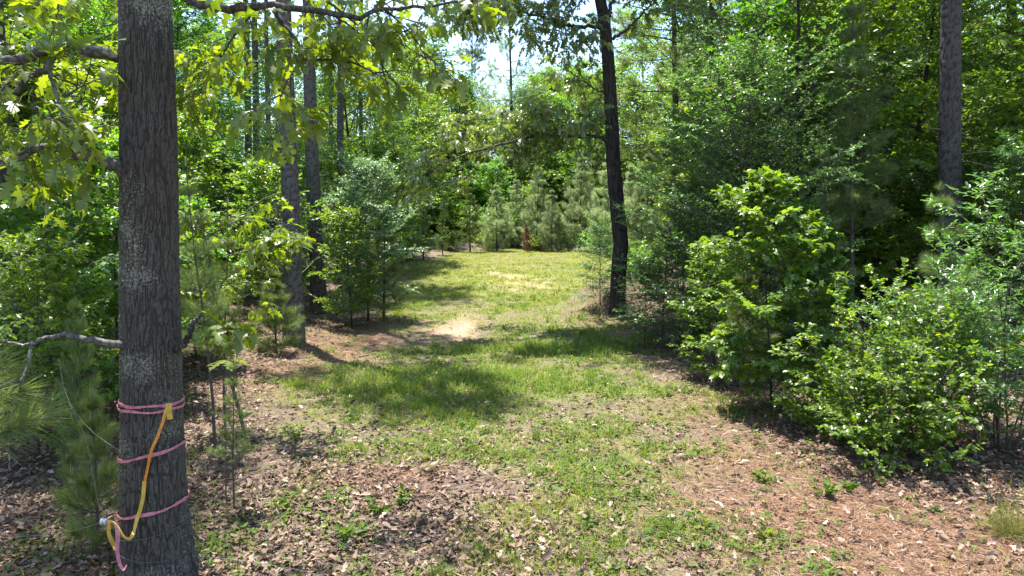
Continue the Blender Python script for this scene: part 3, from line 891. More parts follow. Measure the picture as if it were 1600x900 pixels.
def plant(key, label, cat, loc, group=None, h=None, rz=None, name=None, tilt=(0, 0), wide=1.0):
    L = lib(key)
    s = (h / L['H']) if h else 1
    rz = RNG.random() * 6.283 if rz is None else rz
    nm = name or NAMES.get(key.split('_')[0], 'sapling')
    o = thing(nm, label, cat, (loc[0], loc[1], loc[2] - .02), group, rz, (s * wide, s * wide, s), tilt)
    for part in ('trunk', 'crown', 'stems', 'foliage'):
        if part in L: link(part, L[part], o)
    return o


CROWNS = {}


def pine_crown(i):
    if i not in CROWNS:
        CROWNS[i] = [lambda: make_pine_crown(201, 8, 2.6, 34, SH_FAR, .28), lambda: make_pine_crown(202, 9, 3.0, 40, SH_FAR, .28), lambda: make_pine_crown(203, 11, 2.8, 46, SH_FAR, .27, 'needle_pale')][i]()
    return CROWNS[i]


def tall_pine(label, base, top_px, r0, crown_z, Htot, ci=0, group=None, bark='bark_pine', stubs=6, seed=0, detail=True, relief=.008, cw=1.0):
    """straight trunk; top_px = photo column where it leaves the top of the frame (None: upright)"""
    r = np.random.default_rng(seed + 300)
    o = thing('pine_tree', label, 'pine tree', base, group)
    lean = np.zeros(2)
    if top_px is not None:
        tp = pix(top_px, 0, base[1]); lean[0] = (tp[0] - base[0]) / max(1, tp[2] - base[2])
    zz = np.linspace(-.15, Htot, 14)
    path = np.stack([lean[0] * zz + .02 * r0 * 10 * np.sin(zz * .5 + seed), .03 * np.sin(zz * .4 + seed * 2), zz], -1)
    path[:, :2] -= path[0, :2]
    rr = r0 * (1 - .8 * np.clip(zz / Htot, 0, 1) ** 1.2) * (1 + .28 * np.exp(-np.clip(zz + .15, 0, 9) / .22))
    tm = MB()
    if detail: bark_trunk(tm, path, rr, 420, 44, .07, .15, relief, seed + 40)
    else: bark_trunk(tm, path, rr, 160, 16, .09, .2, relief, seed + 40)
    link('trunk', tm.mesh('trunk', [M[bark]]), o)
    if stubs:
        q = r.uniform(1.2, crown_z, stubs)
        p = np.stack([np.interp(q, zz, path[:, 0]), np.interp(q, zz, path[:, 1]), q], -1)
        az = r.random(stubs) * 6.28
        Q = grow(p, np.stack([np.cos(az), np.sin(az), r.uniform(-.3, .3, stubs)], -1), r.uniform(.3, 1.4, stubs), 6, .14, -.02, r)
        for qb in Q:
            sm = MB(); qb = qb[None]; tubes(sm, qb, .011, .003, 5, .8, 0)
            sp, sd, sl = kids(qb, np.linalg.norm(qb[:, -1] - qb[:, 0], axis=1), 3, .4, .9, 50, .8, .4, .6, r)
            tubes(sm, grow(sp, sd, sl, 4, .15, 0, r), .005, .002, 3, .8, 0)
            link('dead_branch', sm.mesh('dead_branch', [M['twig']]), o)
    c = link('crown', pine_crown(ci), o, (np.interp(crown_z, zz, path[:, 0]), np.interp(crown_z, zz, path[:, 1]), crown_z))
    hc = [8, 9, 11][ci]; s = (Htot + .5 - crown_z) / hc
    c.scale = (cw, cw, s); c.rotation_euler = (0, 0, r.random() * 6.28)
    return o


# ------------------------------------------------------------------ the tape-marked oak on the left
OY = 4.74
oak_base = pix(252, 898, OY); oak_base[2] = float(hgt(oak_base[0], OY))
oak = thing('oak_tree', 'big grey barked oak trunk wrapped in pink tape, close by on the left', 'oak tree', oak_base)
ctl = [(252, 905, 118), (246, 860, 109), (241.5, 800, 102), (239, 720, 97), (237.5, 650, 93), (234.5, 450, 88), (232, 200, 84), (227, 0, 79), (222, -200, 74), (218, -500, 66), (214, -900, 55), (212, -1500, 36)]
path, rads = [], []
for px, py, wpx in ctl:
    p = pix(px, py, OY); zc = OY * math.cos(PITCH) + (CAMZ - p[2]) * math.sin(PITCH)
    path.append(p - oak_base); rads.append(wpx * .945 / FPX * zc / 2)
path.insert(0, path[0] + np.array([0.0, 0, -.35])); rads.insert(0, rads[0] * 1.12)
path, rads = np.array(path), np.array(rads)
OAKPATH, OAKRAD = path, rads


def oak_flare(TH, S):
    low = np.exp(-np.clip(S - .30, 0, 9) / .16)
    return low * (.05 * np.cos(TH - .3) ** 2 * (np.cos(TH - .3) > 0) + .03 * np.cos(3 * TH + 1)) * 1.2


tm = MB()
cut = path[:, 2] < 5.6
pl = np.concatenate([path[cut], [[np.interp(5.6, path[:, 2], path[:, 0]), np.interp(5.6, path[:, 2], path[:, 1]), 5.6]]])
rl = np.concatenate([rads[cut], [np.interp(5.6, path[:, 2], rads)]])
bark_trunk(tm, pl, rl, 1100, 420, .0145, .10, .014, 7, flare=oak_flare, furrow=True)
up_ = path[:, 2] > 5.6
pu = np.concatenate([pl[-1:], path[up_]]); 
bark_trunk(tm, pu, np.concatenate([rl[-1:], rads[up_]]), 120, 48, .05, .2, .008, 7)
link('trunk', tm.mesh('trunk', [M['bark_oak']]), oak)


def curve(pts, n=24):
    """smooth polyline through 3-D points"""
    pts = np.asarray(pts, float)
    t = np.arange(len(pts)); tt = np.linspace(0, len(pts) - 1, n)
    i = np.clip(tt.astype(int), 0, len(pts) - 2); u = (tt - i)[:, None]
    p0 = pts[np.clip(i - 1, 0, None)]; p1 = pts[i]; p2 = pts[i + 1]; p3 = pts[np.clip(i + 2, None, len(pts) - 1)]
    return .5 * (2 * p1 + (p2 - p0) * u + (2 * p0 - 5 * p1 + 4 * p2 - p3) * u ** 2 + (3 * p1 - p0 - 3 * p2 + p3) * u ** 3)


def pxcurve(l, base, n=24):
    return curve([pix(a, b, c) for a, b, c in l], n) - base


def limb(parent, base, lines, mat, fol=None, seed=0, label=None, fmat='oakleaf', tpls=None, wobble=.006, hang=.6):
    """lines: list of (pixel polyline, r0, r1); fol: list of (line index, t0, t1, shoots, shoot length, leaves, leaf size)"""
    tpls = tpls or (OAK, OAK2, OAK3)
    r = np.random.default_rng(seed)
    mb = MB(); C = []
    for l, a, b in lines:
        c = pxcurve(l, base, 30)
        c[1:-1] += r.normal(0, wobble, (28, 3)) * min(1, a / .02)
        C.append(c); tubes(mb, c[None], a, b, 9, .4, 0)
    o = link('limb', mb.mesh('limb', [M[mat]]), parent, label=label)
    if fol:
        fb = MB()
        for li, t0, t1, ns, sl, nl, ls, dz in fol:
            c = C[li][None]
            t = r.uniform(t0, t1, (1, ns)); p, T = on(c, t); p, T = p[0], T[0]
            d = T * .5 + r.normal(0, .75, (ns, 3)) + np.array([0, 0, dz])
            L = sl * r.uniform(.5, 1.3, ns)
            Q = grow(p, d, L, 6, .13, -.02, r)
            tubes(fb, Q, .005, .002, 5, .3, 1)
            sp, sd, s2 = kids(Q, L, 4, .35, 1, 50, .6, .4, .7, r, .05)
            Q2 = grow(sp, sd, s2, 4, .12, -.03, r)
            tubes(fb, Q2, .003, .0015, 4, .3, 1)
            for k, tpl in enumerate(tpls):
                leaves_on(fb, Q2[k::len(tpls)], nl, tpl, ls, r, 0, .2, .8, .45, 1, ang=55, jit=.4, hang=hang, vary=.45)
        link('foliage', fb.mesh('foliage', [M[fmat], M['twig']]), o)
    return o


Y0 = OY
limb(oak, oak_base, [([(205, 88, Y0), (165, 85, Y0 - .12), (110, 76, Y0 - .2), (70, 76, Y0 - .3), (35, 90, Y0 - .35), (-10, 96, Y0 - .4), (-90, 80, Y0 - .3)], .045, .026),
                     ([(88, 78, Y0 - .25), (74, 105, Y0 - .3), (45, 122, Y0 - .3), (15, 150, Y0 - .3), (2, 175, Y0 - .3), (-2, 235, Y0 - .25)], .022, .013),
                     ([(74, 102, Y0 - .3), (86, 140, Y0 - .35), (98, 178, Y0 - .4), (120, 215, Y0 - .4), (148, 242, Y0 - .45)], .013, .007),
                     ([(98, 150, Y0 - .35), (120, 140, Y0 - .2), (150, 125, Y0), (178, 120, Y0 + .3)], .006, .003),
                     ([(48, 160, Y0 - .3), (70, 190, Y0 - .3), (100, 200, Y0)], .006, .003)],
     'lichen_limb', [(0, .3, 1, 8, .5, 5, .125, .25), (1, .2, .9, 6, .45, 5, .12, 0), (2, .3, .8, 3, .4, 5, .12, .05), (3, .3, 1, 7, .45, 5, .12, .1), (4, .3, 1, 5, .4, 5, .12, .1)], 21, 'lichened limb arching left from the oak with a forked side branch')
limb(oak, oak_base, [([(205, 285, Y0), (184, 262, Y0 - .12), (160, 250, Y0 - .16), (120, 243, Y0 - .2), (85, 232, Y0 - .2), (50, 236, Y0 - .22), (15, 252, Y0 - .25), (-40, 262, Y0 - .2)], .046, .020)], 'lichen_limb',
     [(0, .4, 1, 4, .4, 5, .115, .2)], 22, 'knobbly lichened limb bending left below the forked one')
limb(oak, oak_base, [([(210, 545, Y0), (185, 538, Y0 - .18), (150, 534, Y0 - .22), (105, 524, Y0 - .24), (75, 527, Y0 - .24), (45, 536, Y0 - .3), (-10, 534, Y0 - .3)], .030, .007),
                     ([(48, 533, Y0 - .3), (44, 570, Y0 - .3), (25, 620, Y0 - .25), (14, 690, Y0 - .2), (16, 735, Y0 - .2)], .011, .005),
                     ([(48, 545, Y0 - .3), (36, 590, Y0 - .4), (10, 600, Y0 - .5), (-10, 612, Y0 - .5)], .006, .004)], 'lichen_limb', None, 23, 'pale bare low limb sagging left with a drooping shoot')
limb(oak, oak_base, [([(272, 548, Y0), (289, 538, Y0 - .08), (297, 518, Y0 - .1), (305, 502, Y0 - .1), (316, 490, Y0 - .1)], .022, .010),
                     ([(303, 504, Y0 - .1), (330, 520, Y0 - .2), (355, 525, Y0 - .3)], .006, .003)], 'limb', [(1, .6, 1, 3, .12, 5, .13, 0)], 24, 'short broken stub on the side of the oak')
YR = 4.5
limb(oak, oak_base, [([(225, -60, Y0), (262, -22, Y0 - .1), (300, 2, YR), (340, 12, YR), (385, 12, YR), (430, 10, YR - .1), (480, 16, YR - .1), (530, 24, YR - .1), (565, 26, YR - .1), (600, 14, YR), (650, 12, YR), (715, 2, YR + .1)], .034, .007),
                     ([(428, 12, YR), (440, 36, YR), (458, 55, YR), (468, 70, YR), (480, 92, YR), (520, 92, YR), (560, 102, YR + .1), (610, 132, YR + .2)], .017, .004),
                     ([(480, 90, YR), (460, 110, YR), (445, 135, YR - .1), (436, 170, YR - .1)], .009, .003),
                     ([(520, 24, YR), (560, 50, YR + .1), (590, 80, YR + .1), (600, 120, YR + .2)], .007, .003),
                     ([(400, 14, YR), (370, 50, YR + .2), (345, 90, YR + .4), (320, 130, YR + .5)], .007, .003),
                     ([(600, 14, YR), (640, 50, YR), (665, 90, YR), (672, 120, YR + .1)], .006, .003)],
     'limb', [(0, .35, 1, 12, .36, 4, .12, .3), (1, .3, 1, 9, .34, 4, .115, .2), (2, .3, 1, 4, .3, 4, .115, .1), (3, .1, 1, 7, .32, 4, .115, .1), (4, .1, 1, 10, .36, 4, .115, .1), (5, .1, 1, 7, .3, 4, .11, 0)], 25, 'dark crooked limb reaching over the track from the oak')
limb(oak, oak_base, [([(240, -120, Y0), (320, -110, Y0 + .5), (400, -60, Y0 + 1), (480, -20, Y0 + 1.4), (560, 40, Y0 + 1.6)], .035, .008),
                     ([(230, -110, Y0), (150, -60, Y0 + .6), (90, -10, Y0 + 1.1), (20, 30, Y0 + 1.5)], .03, .008)],
     'limb', [(0, .3, 1, 12, .5, 4, .12, .05), (1, .3, 1, 16, .5, 4, .12, .05)], 26, 'upper limb above the forked one')
shade_crown = make_broad(150, 7, .08, .3, 2.4, 22, 7, 4, 4, OAK2, .18, 'oakleaf', 'round', .4, .5, .3, gap=.3)  # unseen filler crown above the view, added for the shade it casts
link('crown', shade_crown['crown'], oak, tuple(path[np.searchsorted(path[:, 2], 6.6)] * [1, 1, 0] + [0, 0, 7.2]))


# tapes, wire, insulator on that oak
def oak_at(py):
    z = pix(238, py, OY)[2] - oak_base[2]
    c = np.array([np.interp(z, OAKPATH[:, 2], OAKPATH[:, i]) for i in range(3)])
    return c + oak_base, np.interp(z, OAKPATH[:, 2], OAKRAD)


def band(mb, py_l, py_r, wid, off=.010, mat=0, a0=0, a1=2 * math.pi, n=90, seed=0):
    """strip of tape wound round the trunk; its height falls from the left edge to the right edge"""
    r = np.random.default_rng(seed)
    V = []
    zl, zr = pix(190, py_l, OY)[2], pix(288, py_r, OY)[2]
    for i in range(n + 1):
        th = a0 + (a1 - a0) * i / n
        f = (math.cos(th) + 1) / 2
        z = zl * (1 - f) + zr * f + .004 * math.sin(th * 5 + seed)
        zz = z - oak_base[2]
        c = np.array([np.interp(zz, OAKPATH[:, 2], OAKPATH[:, k]) for k in range(3)]) + oak_base
        R = np.interp(zz, OAKPATH[:, 2], OAKRAD) * (1 + .012 * math.sin(3 * th + seed)) + off
        ww = wid * (.6 + .5 * math.sin(th * 2.3 + seed) ** 2 + .12 * math.sin(th * 17 + seed))
        for rr, dz in ((R, -ww / 2), (R + .0015, -ww / 2), (R + .0025, ww / 2), (R, ww / 2)):
            V.append([c[0] + rr * math.cos(th), c[1] + rr * math.sin(th), z + dz])
    q = [[4 * i + k, 4 * i + 4 + k, 4 * i + 4 + (k + 1) % 4, 4 * i + (k + 1) % 4] for i in range(n) for k in range(4)]
    mb.add(V, np.array(q), r.random(len(V)), mat, False)


def ribbon(pts, w0, w1, twist=0., thick=.0012, seed=0, n=40, mb=None, flat_dir=(1, 0, 0)):
    mb = mb or MB()
    c = curve(pts, n); T = nrm(np.gradient(c, axis=0))
    ref = np.array([0, -1., 0]); s = nrm(np.cross(T, ref)); nn = np.cross(s, T)
    a = np.linspace(0, twist, n)[:, None]
    s2 = np.cos(a) * s + np.sin(a) * nn; n2 = np.cross(s2, T)
    w = np.linspace(w0, w1, n)[:, None] / 2
    V = np.stack([c - s2 * w - n2 * thick, c + s2 * w - n2 * thick, c + s2 * w + n2 * thick, c - s2 * w + n2 * thick], 1).reshape(-1, 3)
    q = [[4 * i + k, 4 * i + (k + 1) % 4, 4 * i + 4 + (k + 1) % 4, 4 * i + 4 + k] for i in range(n - 1) for k in range(4)]
    mb.add(V, np.array(q), np.random.default_rng(seed).random(len(V)), 0, False)
    return mb


def world_thing(name, mb, mats, label, cat, origin, group=None):
    for v in mb.v: v -= np.asarray(origin, np.float32)
    return link(name, mb.mesh(name, mats), None, origin, label, cat, group)


TAPE = 'pink tapes tied round the oak'
mb = MB(); band(mb, 622, 626, .022, seed=1); band(mb, 630, 634, .019, .013, seed=4)
world_thing('flagging_tape', mb, [M['pink']], 'topmost pink tape round the oak, doubled into two loops', 'flagging tape', oak_at(628)[0], TAPE)
mb = MB(); band(mb, 711, 692, .025, seed=2)
world_thing('flagging_tape', mb, [M['pink']], 'middle pink tape on the oak, crossed by the orange strip', 'flagging tape', oak_at(703)[0], TAPE)
mb = MB(); band(mb, 796, 778, .025, seed=3)
world_thing('flagging_tape', mb, [M['pink']], 'lowest pink tape on the oak, just above the lichen patches', 'flagging tape', oak_at(790)[0], TAPE)


def front(px, py, off=.018):
    c, R = oak_at(py)
    p = pix(px, py, OY)
    dx = np.clip((p[0] - c[0]) / (R + .012), -1.15, 1.15)
    off = off + .055 * sstep(760, 825, py)
    y = c[1] - (R + off) * math.sqrt(max(0, 1 - min(1, abs(dx)) ** 2)) - (0.0)
    return pix(px, py, y)


mb = ribbon([front(266, 630), front(256, 655), front(247, 680), front(236, 706, .024), front(230, 735), front(225, 757)], .02, .016, .3, seed=1)
o = world_thing('flagging_tape', mb, [M['orange']], 'narrow orange strip running down the oak between pink tapes', 'flagging tape', oak_at(690)[0], None)
mb = ribbon([front(226, 752, .022), front(222, 785, .026), front(214, 812, .024), pix(208, 834, OY - .33), pix(202, 842, OY - .33), pix(193, 838, OY - .33), pix(185, 825, OY - .3), pix(177, 816, OY - .24), pix(169, 815, OY - .16)], .026, .016, .4, seed=2)
ribbon([pix(171, 816, OY - .2), pix(170, 832, OY - .2), pix(175, 846, OY - .2), pix(181, 858, OY - .2)], .02, .03, 1.5, seed=5, mb=mb)
world_thing('flagging_tape', mb, [M['yellow']], 'wide yellow tape folding back at the foot of the oak to the insulator', 'flagging tape', oak_at(820)[0], None)
mb = ribbon([front(266, 630, .024), front(264, 640, .03), front(266, 655, .03)], .026, .036, .5, seed=3)
ribbon([front(262, 630, .022), front(258, 644, .026), front(254, 655, .026)], .014, .01, .5, seed=9, mb=mb)
world_thing('flagging_tape', mb, [M['yellow']], 'torn yellow tape end knotted to the topmost pink tape', 'flagging tape', oak_at(640)[0], None)
mb = ribbon([pix(182, 817, OY - .26), pix(184, 835, OY - .27), pix(183, 860, OY - .27), pix(187, 880, OY - .27), pix(193, 890, OY - .27), pix(198, 883, OY - .27)], .032, .012, .8, seed=4)
world_thing('flagging_tape', mb, [M['pink']], 'loose pink tape end dangling beside the insulator', 'flagging tape', oak_at(850)[0], None)
# insulator
mb = MB()
ic = pix(163, 815, OY - .12)
prof = [(-.022, .010), (-.020, .022), (-.010, .024), (-.006, .013), (.004, .013), (.008, .024), (.018, .022), (.022, .010)]
C = np.array([[ic[0] + a, ic[1], ic[2]] for a, _ in prof]); th = np.arange(16) * 2 * math.pi / 16
V = np.stack([np.stack([np.full(16, C[i, 0]), C[i, 1] + prof[i][1] * np.cos(th), C[i, 2] + prof[i][1] * np.sin(th)], -1) for i in range(8)]).reshape(-1, 3)
q = [[i * 16 + j, i * 16 + (j + 1) % 16, (i + 1) * 16 + (j + 1) % 16, (i + 1) * 16 + j] for i in range(7) for j in range(16)]
mb.add(V, [np.array(q), np.array([list(range(16))[::-1], list(range(112, 128))])], .6)
ins = world_thing('fence_insulator', mb, [M['ceramic']], 'small grey fence insulator at the foot of the taped oak', 'insulator', ic)
mb = MB(); tubes(mb, (curve([ic, pix(175, 817, OY - .12), front(192, 820, .0)], 10) - ic)[None], .004, .004, 6, .5)
link('bolt', mb.mesh('bolt', [M['wire']]), ins)


def wire(name, lists, r, tint, label, cat):
    mb = MB()
    for l in lists: tubes(mb, curve(l, 40)[None], r, r, 5, tint)
    world_thing(name, mb, [M['wire']], label, cat, lists[0][0])


ring = []
for pl_, pr_ in ((828, 812), (845, 858)):
    mbl = []
    for i in range(41):
        thh = 2 * math.pi * i / 40; f = (math.cos(thh) + 1) / 2
        z = pix(190, pl_, OY)[2] * (1 - f) + pix(290, pr_, OY)[2] * f
        zz = z - oak_base[2]; c = np.array([np.interp(zz, OAKPATH[:, 2], OAKPATH[:, k]) for k in range(3)]) + oak_base
        R = np.interp(zz, OAKPATH[:, 2], OAKRAD) + .018
        mbl.append([c[0] + R * math.cos(thh), c[1] + R * math.sin(thh), z])
    ring.append(np.array(mbl))
wire('wire_loop', ring, .0032, .0, 'dark wire loops wound round the foot of the oak', 'wire')
wire('fence_wire', [[ic, pix(110, 830, 4.75), pix(40, 838, 4.9), pix(-30, 842, 5.0), pix(-200, 850, 5.2)]], .0011, .45, 'thin pale fence wire stretching left from the insulator', 'wire')
wire('fence_wire', [[pix(300, 868, OY - .1), pix(360, 874, 4.7), pix(430, 884, 4.72), pix(500, 899, 4.72), pix(560, 925, 4.7)]], .0026, .1, 'dark fence wire lying low over the leaves, right of the oak', 'wire')
wire('hanging_wire', [[front(191, 707, .0), pix(165, 690, 4.7), pix(140, 670, 4.75), pix(115, 640, 4.8), pix(100, 605, 4.9), pix(92, 560, 5.0)], [pix(106, 628, 4.82), pix(132, 680, 4.8), pix(145, 740, 4.8), pix(155, 790, 4.75), pix(170, 805, 4.65)]], .001, .5, 'loose pale wire curling beside the oak below its low limb', 'wire')

# ------------------------------------------------------------------ the dark leaning oak by the mound
db = G(966, 487); DY = db[1]
dark = thing('oak_tree', 'dark leaning oak on the mound where the clearing opens out', 'oak tree', db)
dctl = [(966, 495, 32), (965, 470, 25), (967, 420, 24), (970, 380, 24), (964, 320, 23), (958, 250, 22), (955, 170, 20), (950, 90, 19), (944, 30, 18), (938, 0, 17), (930, -60, 16), (925, -140, 14), (930, -240, 11), (940, -360, 7)]
dp, dr = [], []
for px, py, wpx in dctl:
    p = pix(px, py, DY); dp.append(p - db); dr.append(wpx / FPX * DY / 2)
dp.insert(0, dp[0] - [0, 0, .3]); dr.insert(0, dr[0] * 1.15)
tm = MB(); bark_trunk(tm, np.array(dp), np.array(dr), 420, 64, .04, .25, .012, 17, furrow=True); link('trunk', tm.mesh('trunk', [M['bark_dark']]), dark)
DW = dict(fmat='oakleaf_far', tpls=(OAK2, OAK3), wobble=.02, hang=.5)
limb(dark, db, [([(958, 228, DY), (935, 215, DY - .3), (900, 212, DY - .5), (870, 212, DY - .8), (830, 214, DY - 1.1), (780, 226, DY - 1.5), (730, 240, DY - 1.8), (690, 258, DY - 2.0), (655, 280, DY - 2.2)], .055, .012),
                ([(840, 212, DY - 1), (800, 195, DY - .6), (760, 185, DY - .2), (720, 190, DY)], .022, .008),
                ([(890, 212, DY - .5), (860, 190, DY - 1.2), (830, 170, DY - 1.6)], .02, .008)], 'limb',
     [(0, .25, 1, 62, .65, 6, .145, -.1), (1, .1, 1, 26, .65, 6, .145, -.1), (2, .1, 1, 24, .65, 6, .145, -.1)], 31, 'long low limb sweeping left over the grass', **DW)
limb(dark, db, [([(951, 45, DY), (925, 42, DY - .4), (895, 42, DY - .8), (860, 30, DY - 1.2), (820, 20, DY - 1.6), (770, 10, DY - 2)], .05, .014),
                ([(944, 10, DY), (910, -30, DY - .5), (860, -50, DY - 1.2), (800, -40, DY - 2), (740, -20, DY - 2.6), (700, 5, DY - 3)], .05, .012)], 'limb',
     [(0, .25, 1, 48, .7, 6, .145, -.2), (1, .2, 1, 95, .75, 6, .145, -.3)], 32, 'leafy limb over the gap of sky', **DW)
limb(dark, db, [([(957, 62, DY), (972, 50, DY), (990, 36, DY), (1010, 15, DY + .2), (1040, -20, DY + .4)], .045, .015),
                ([(948, 40, DY), (955, 10, DY), (962, -40, DY)], .06, .03)], 'limb', [(0, .6, 1, 16, .6, 5, .16, 0)], 33, 'upright fork on the side away from the sky', **DW)
limb(dark, db, [([(956, 182, DY), (930, 185, DY - .5), (905, 180, DY - .9)], .03, .01),
                ([(956, 150, DY), (930, 140, DY + .3), (900, 120, DY + .6), (870, 100, DY + .8)], .03, .01)], 'limb', [(0, .3, 1, 10, .6, 6, .145, -.2), (1, .3, 1, 24, .8, 6, .145, -.2)], 34, **DW)
dcr = make_broad(151, 7.5, .1, .3, 3.8, 36, 8, 5, 5, OAK2, .22, 'oakleaf_far', 'round', .5, .5, .35, gap=.25)
link('crown', dcr['crown'], dark, (-.6, -.2, 7.6))
# dead pale branch hanging beside it
mb = MB()
for l, a, b in (([(1075, 255, DY + .6), (1040, 255, DY + .4), (1020, 258, DY + .3), (1008, 275, DY + .2), (1000, 305, DY + .2), (988, 330, DY + .1), (976, 345, DY)], .018, .008),
                ([(1000, 305, DY + .2), (992, 295, DY), (980, 302, DY - .1)], .009, .004), ([(994, 320, DY + .2), (982, 340, DY), (980, 352, DY)], .009, .004)):
    tubes(mb, curve([pix(*q) for q in l], 16)[None], a, b, 6, 1.0)
world_thing('dead_branch', mb, [M['twig']], 'bare pale dead branch hanging beside the dark leaning oak', 'branch', pix(976, 345, DY))

# ------------------------------------------------------------------ pines that show their trunks
LP = 'tall pines along the left side of the clearing'
b1 = G(459, 536)
tall_pine('pine trunk nearest the clearing on the left, with bare twigs low down', b1, 449, .185, 10.5, 19, 0, LP, bark='bark_grey_pine', stubs=10, seed=1, cw=.75)
b2 = at(497, b1[1] + 4.2)
tall_pine('pine trunk just behind the front left pine, half hidden by the blue green sapling', b2, 484, .19, 14, 20, 1, LP, bark='bark_grey_pine', stubs=8, seed=2, cw=.5)
tall_pine('slim straight pine trunk rising above the blue green sapling', at(533, 27), 531, .15, 12, 21, 0, LP, bark='bark_grey_pine', stubs=5, seed=3)
tall_pine('left one of a close pair of pine trunks behind the lobed sapling', at(392, 23), 383, .12, 10, 19, 1, LP, bark='bark_grey_pine', stubs=5, seed=4)
tall_pine('right one of a close pair of pine trunks behind the lobed sapling', at(401, 24.5), 395, .13, 11, 20, 0, LP, bark='bark_grey_pine', stubs=5, seed=5)
tall_pine('thin pine trunk between the close pair and the front left pine', at(420, 31), 416, .13, 12, 21, 1, LP, bark='bark_grey_pine', stubs=5, seed=6)
tall_pine('thin distant pine trunk at the far left wood edge, beside the slim straight one', at(566, 38), 565, .13, 13, 22, 0, LP, bark='bark_grey_pine', stubs=4, seed=7, detail=False)
tall_pine('thin distant dark pine trunk between two stouter left pines', at(518, 35), 514, .12, 13, 22, 1, LP, bark='bark_grey_pine', stubs=4, seed=17, detail=False)
tall_pine('thick dark pine trunk cut by the left edge of the photo', at(4, 9.5), -10, .22, 12.5, 18, 1, None, 'bark_dark', 4, 8, cw=.5)
rp = at(1495, 12.2)
tall_pine('thick scaly pine trunk standing clear in the wood on the right', rp, 1494, .185, 9.5, 19, 0, None, 'bark_pine', 8, 9, relief=.012)
tall_pine('grey pine trunk half hidden by leaves, left of the thick scaly pine', at(1381, 17), 1384, .19, 10, 20, 1, None, 'bark_pine', 6, 10)
tall_pine('dark pine at the right edge of the photo behind thin leaves', at(1580, 20), 1578, .16, 10, 20, 0, None, 'bark_dark', 5, 11)
tall_pine('dark pine with long drooping needle branches, right of the leaning oak', at(1057, 31), 1054, .19, 5.2, 15.5, 1, None, 'bark_dark', 5, 12, cw=1.3)
tall_pine('two thin pine trunks high on the right, the one nearer the drooping pine', at(1115, 27), 1112, .13, 9, 17, 0, None, 'bark_dark', 4, 13, detail=False)['label'] = 'thin dark pine trunk just right of the drooping pine'
tall_pine('second thin dark pine trunk right of the drooping pine', at(1136, 30), 1135, .12, 10, 17, 1, None, 'bark_dark', 4, 14, detail=False)
tall_pine('far pine rising over the back of the clearing below the gap of sky', at(801, 56), 797, .17, 7.5, 20, 2, 'far pines at the end of the clearing', stubs=4, seed=15, detail=False, cw=1.0)
tall_pine('far small topped pine against the sky, left of the tallest far pine', at(738, 66), 738, .15, 8, 18.5, 2, 'far pines at the end of the clearing', stubs=3, seed=16, detail=False, cw=.9)
tall_pine('far pine peeping over the broadleaf crowns left of the gap of sky', at(676, 70), 676, .15, 8, 17, 2, 'far pines at the end of the clearing', stubs=3, seed=18, detail=False, cw=.9)

# ------------------------------------------------------------------ plants along the right
plant('bush', 'round bush of small lime green leaves spilling onto the bare right bank', 'bush', G(1385, 700), h=1.75)
plant('spray', 'shrub with arching sprays of narrow blue green leaves at the right edge', 'shrub', at(1590, 7.3), h=2.75, rz=.6)
plant('spray', 'narrow leaved shrub standing just behind the round lime bush', 'shrub', at(1465, 8.1), h=2.05, rz=2.2)
plant('sweetgum', 'bright star leaved sapling at the edge of the clearing on the right', 'sapling', G(1205, 640), h=2.75, rz=1, wide=.85)
plant('sweetgum', 'lower star leaved sapling tucked behind the bright one', 'sapling', at(1250, 11.2), h=2.4, rz=3, wide=.8)
plant('fine_near', 'small leaved blue green tree filling the right side of the clearing edge', 'small tree', at(1150, 12.2), h=4.9, rz=.4)
plant('fine_near', 'smaller blue green tree beside the dark stemmed young pine', 'small tree', at(1080, 15.5), h=3.9, rz=2.4)
plant('fine_tall', 'tall loose tree of fine leaves above the blue green small tree', 'tree', at(1235, 15), h=9.5, rz=1.7)
plant('fine_tall', 'tall fine leaved tree between the drooping pine and the right wood', 'tree', at(1200, 20), h=11.0, rz=4)
plant('lime_near', 'slender leaning tree with yellow green leaves in front of the thick scaly pine', 'tree', at(1400, 17.5), h=10.6, rz=2.0, tilt=(0, rad(-5)))
plant('lime_near', 'yellow green leafed tree at the top right corner', 'tree', at(1630, 15.0), h=9.4, rz=5)
plant('pine_dusky', 'dusky feathery young pine with a bare dark stem in the right wood', 'young pine', at(1335, 13.2), h=6.2)
plant('pine_sparse', 'thin young pine stem behind the bright star leaved sapling', 'young pine', at(1295, 11.4), h=3.6)
plant('pine_near', 'young pine with pale upright candles in front of the thick scaly pine', 'young pine', at(1480, 9.0), h=2.75)
plant('pine_sparse', 'dark stemmed young pine standing right of the mound', 'young pine', G(1034, 545), h=3.5)
plant('pine_m', 'soft young pine beside the bright star leaved sapling, low down', 'young pine', at(1165, 9.9), h=1.9)
plant('sap_b', 'leafy little sapling leaning against the foot of the dark oak', 'sapling', G(938, 480), h=2.0)
plant('sap_b', 'small thin sapling on the front of the mound', 'sapling', G(1008, 548), h=1.7)
plant('under_c', 'low leafy shrub at the back of the mound', 'shrub', at(1010, 22), h=1.5)
plant('under_a', 'low broad shrub at the foot of the blue green tree', 'shrub', at(1120, 13), h=1.1)
plant('pine_pale_a', 'pale young pine behind the dark oak, near the dead branch', 'young pine', at(1010, 31), h=4.6)
plant('pine_l', 'green young pine between the dead branch and the drooping pine', 'young pine', at(1050, 26), h=4.5)
plant('pine_m', 'young pine just right of the dark oak trunk', 'young pine', at(1003, 24), h=3.0)

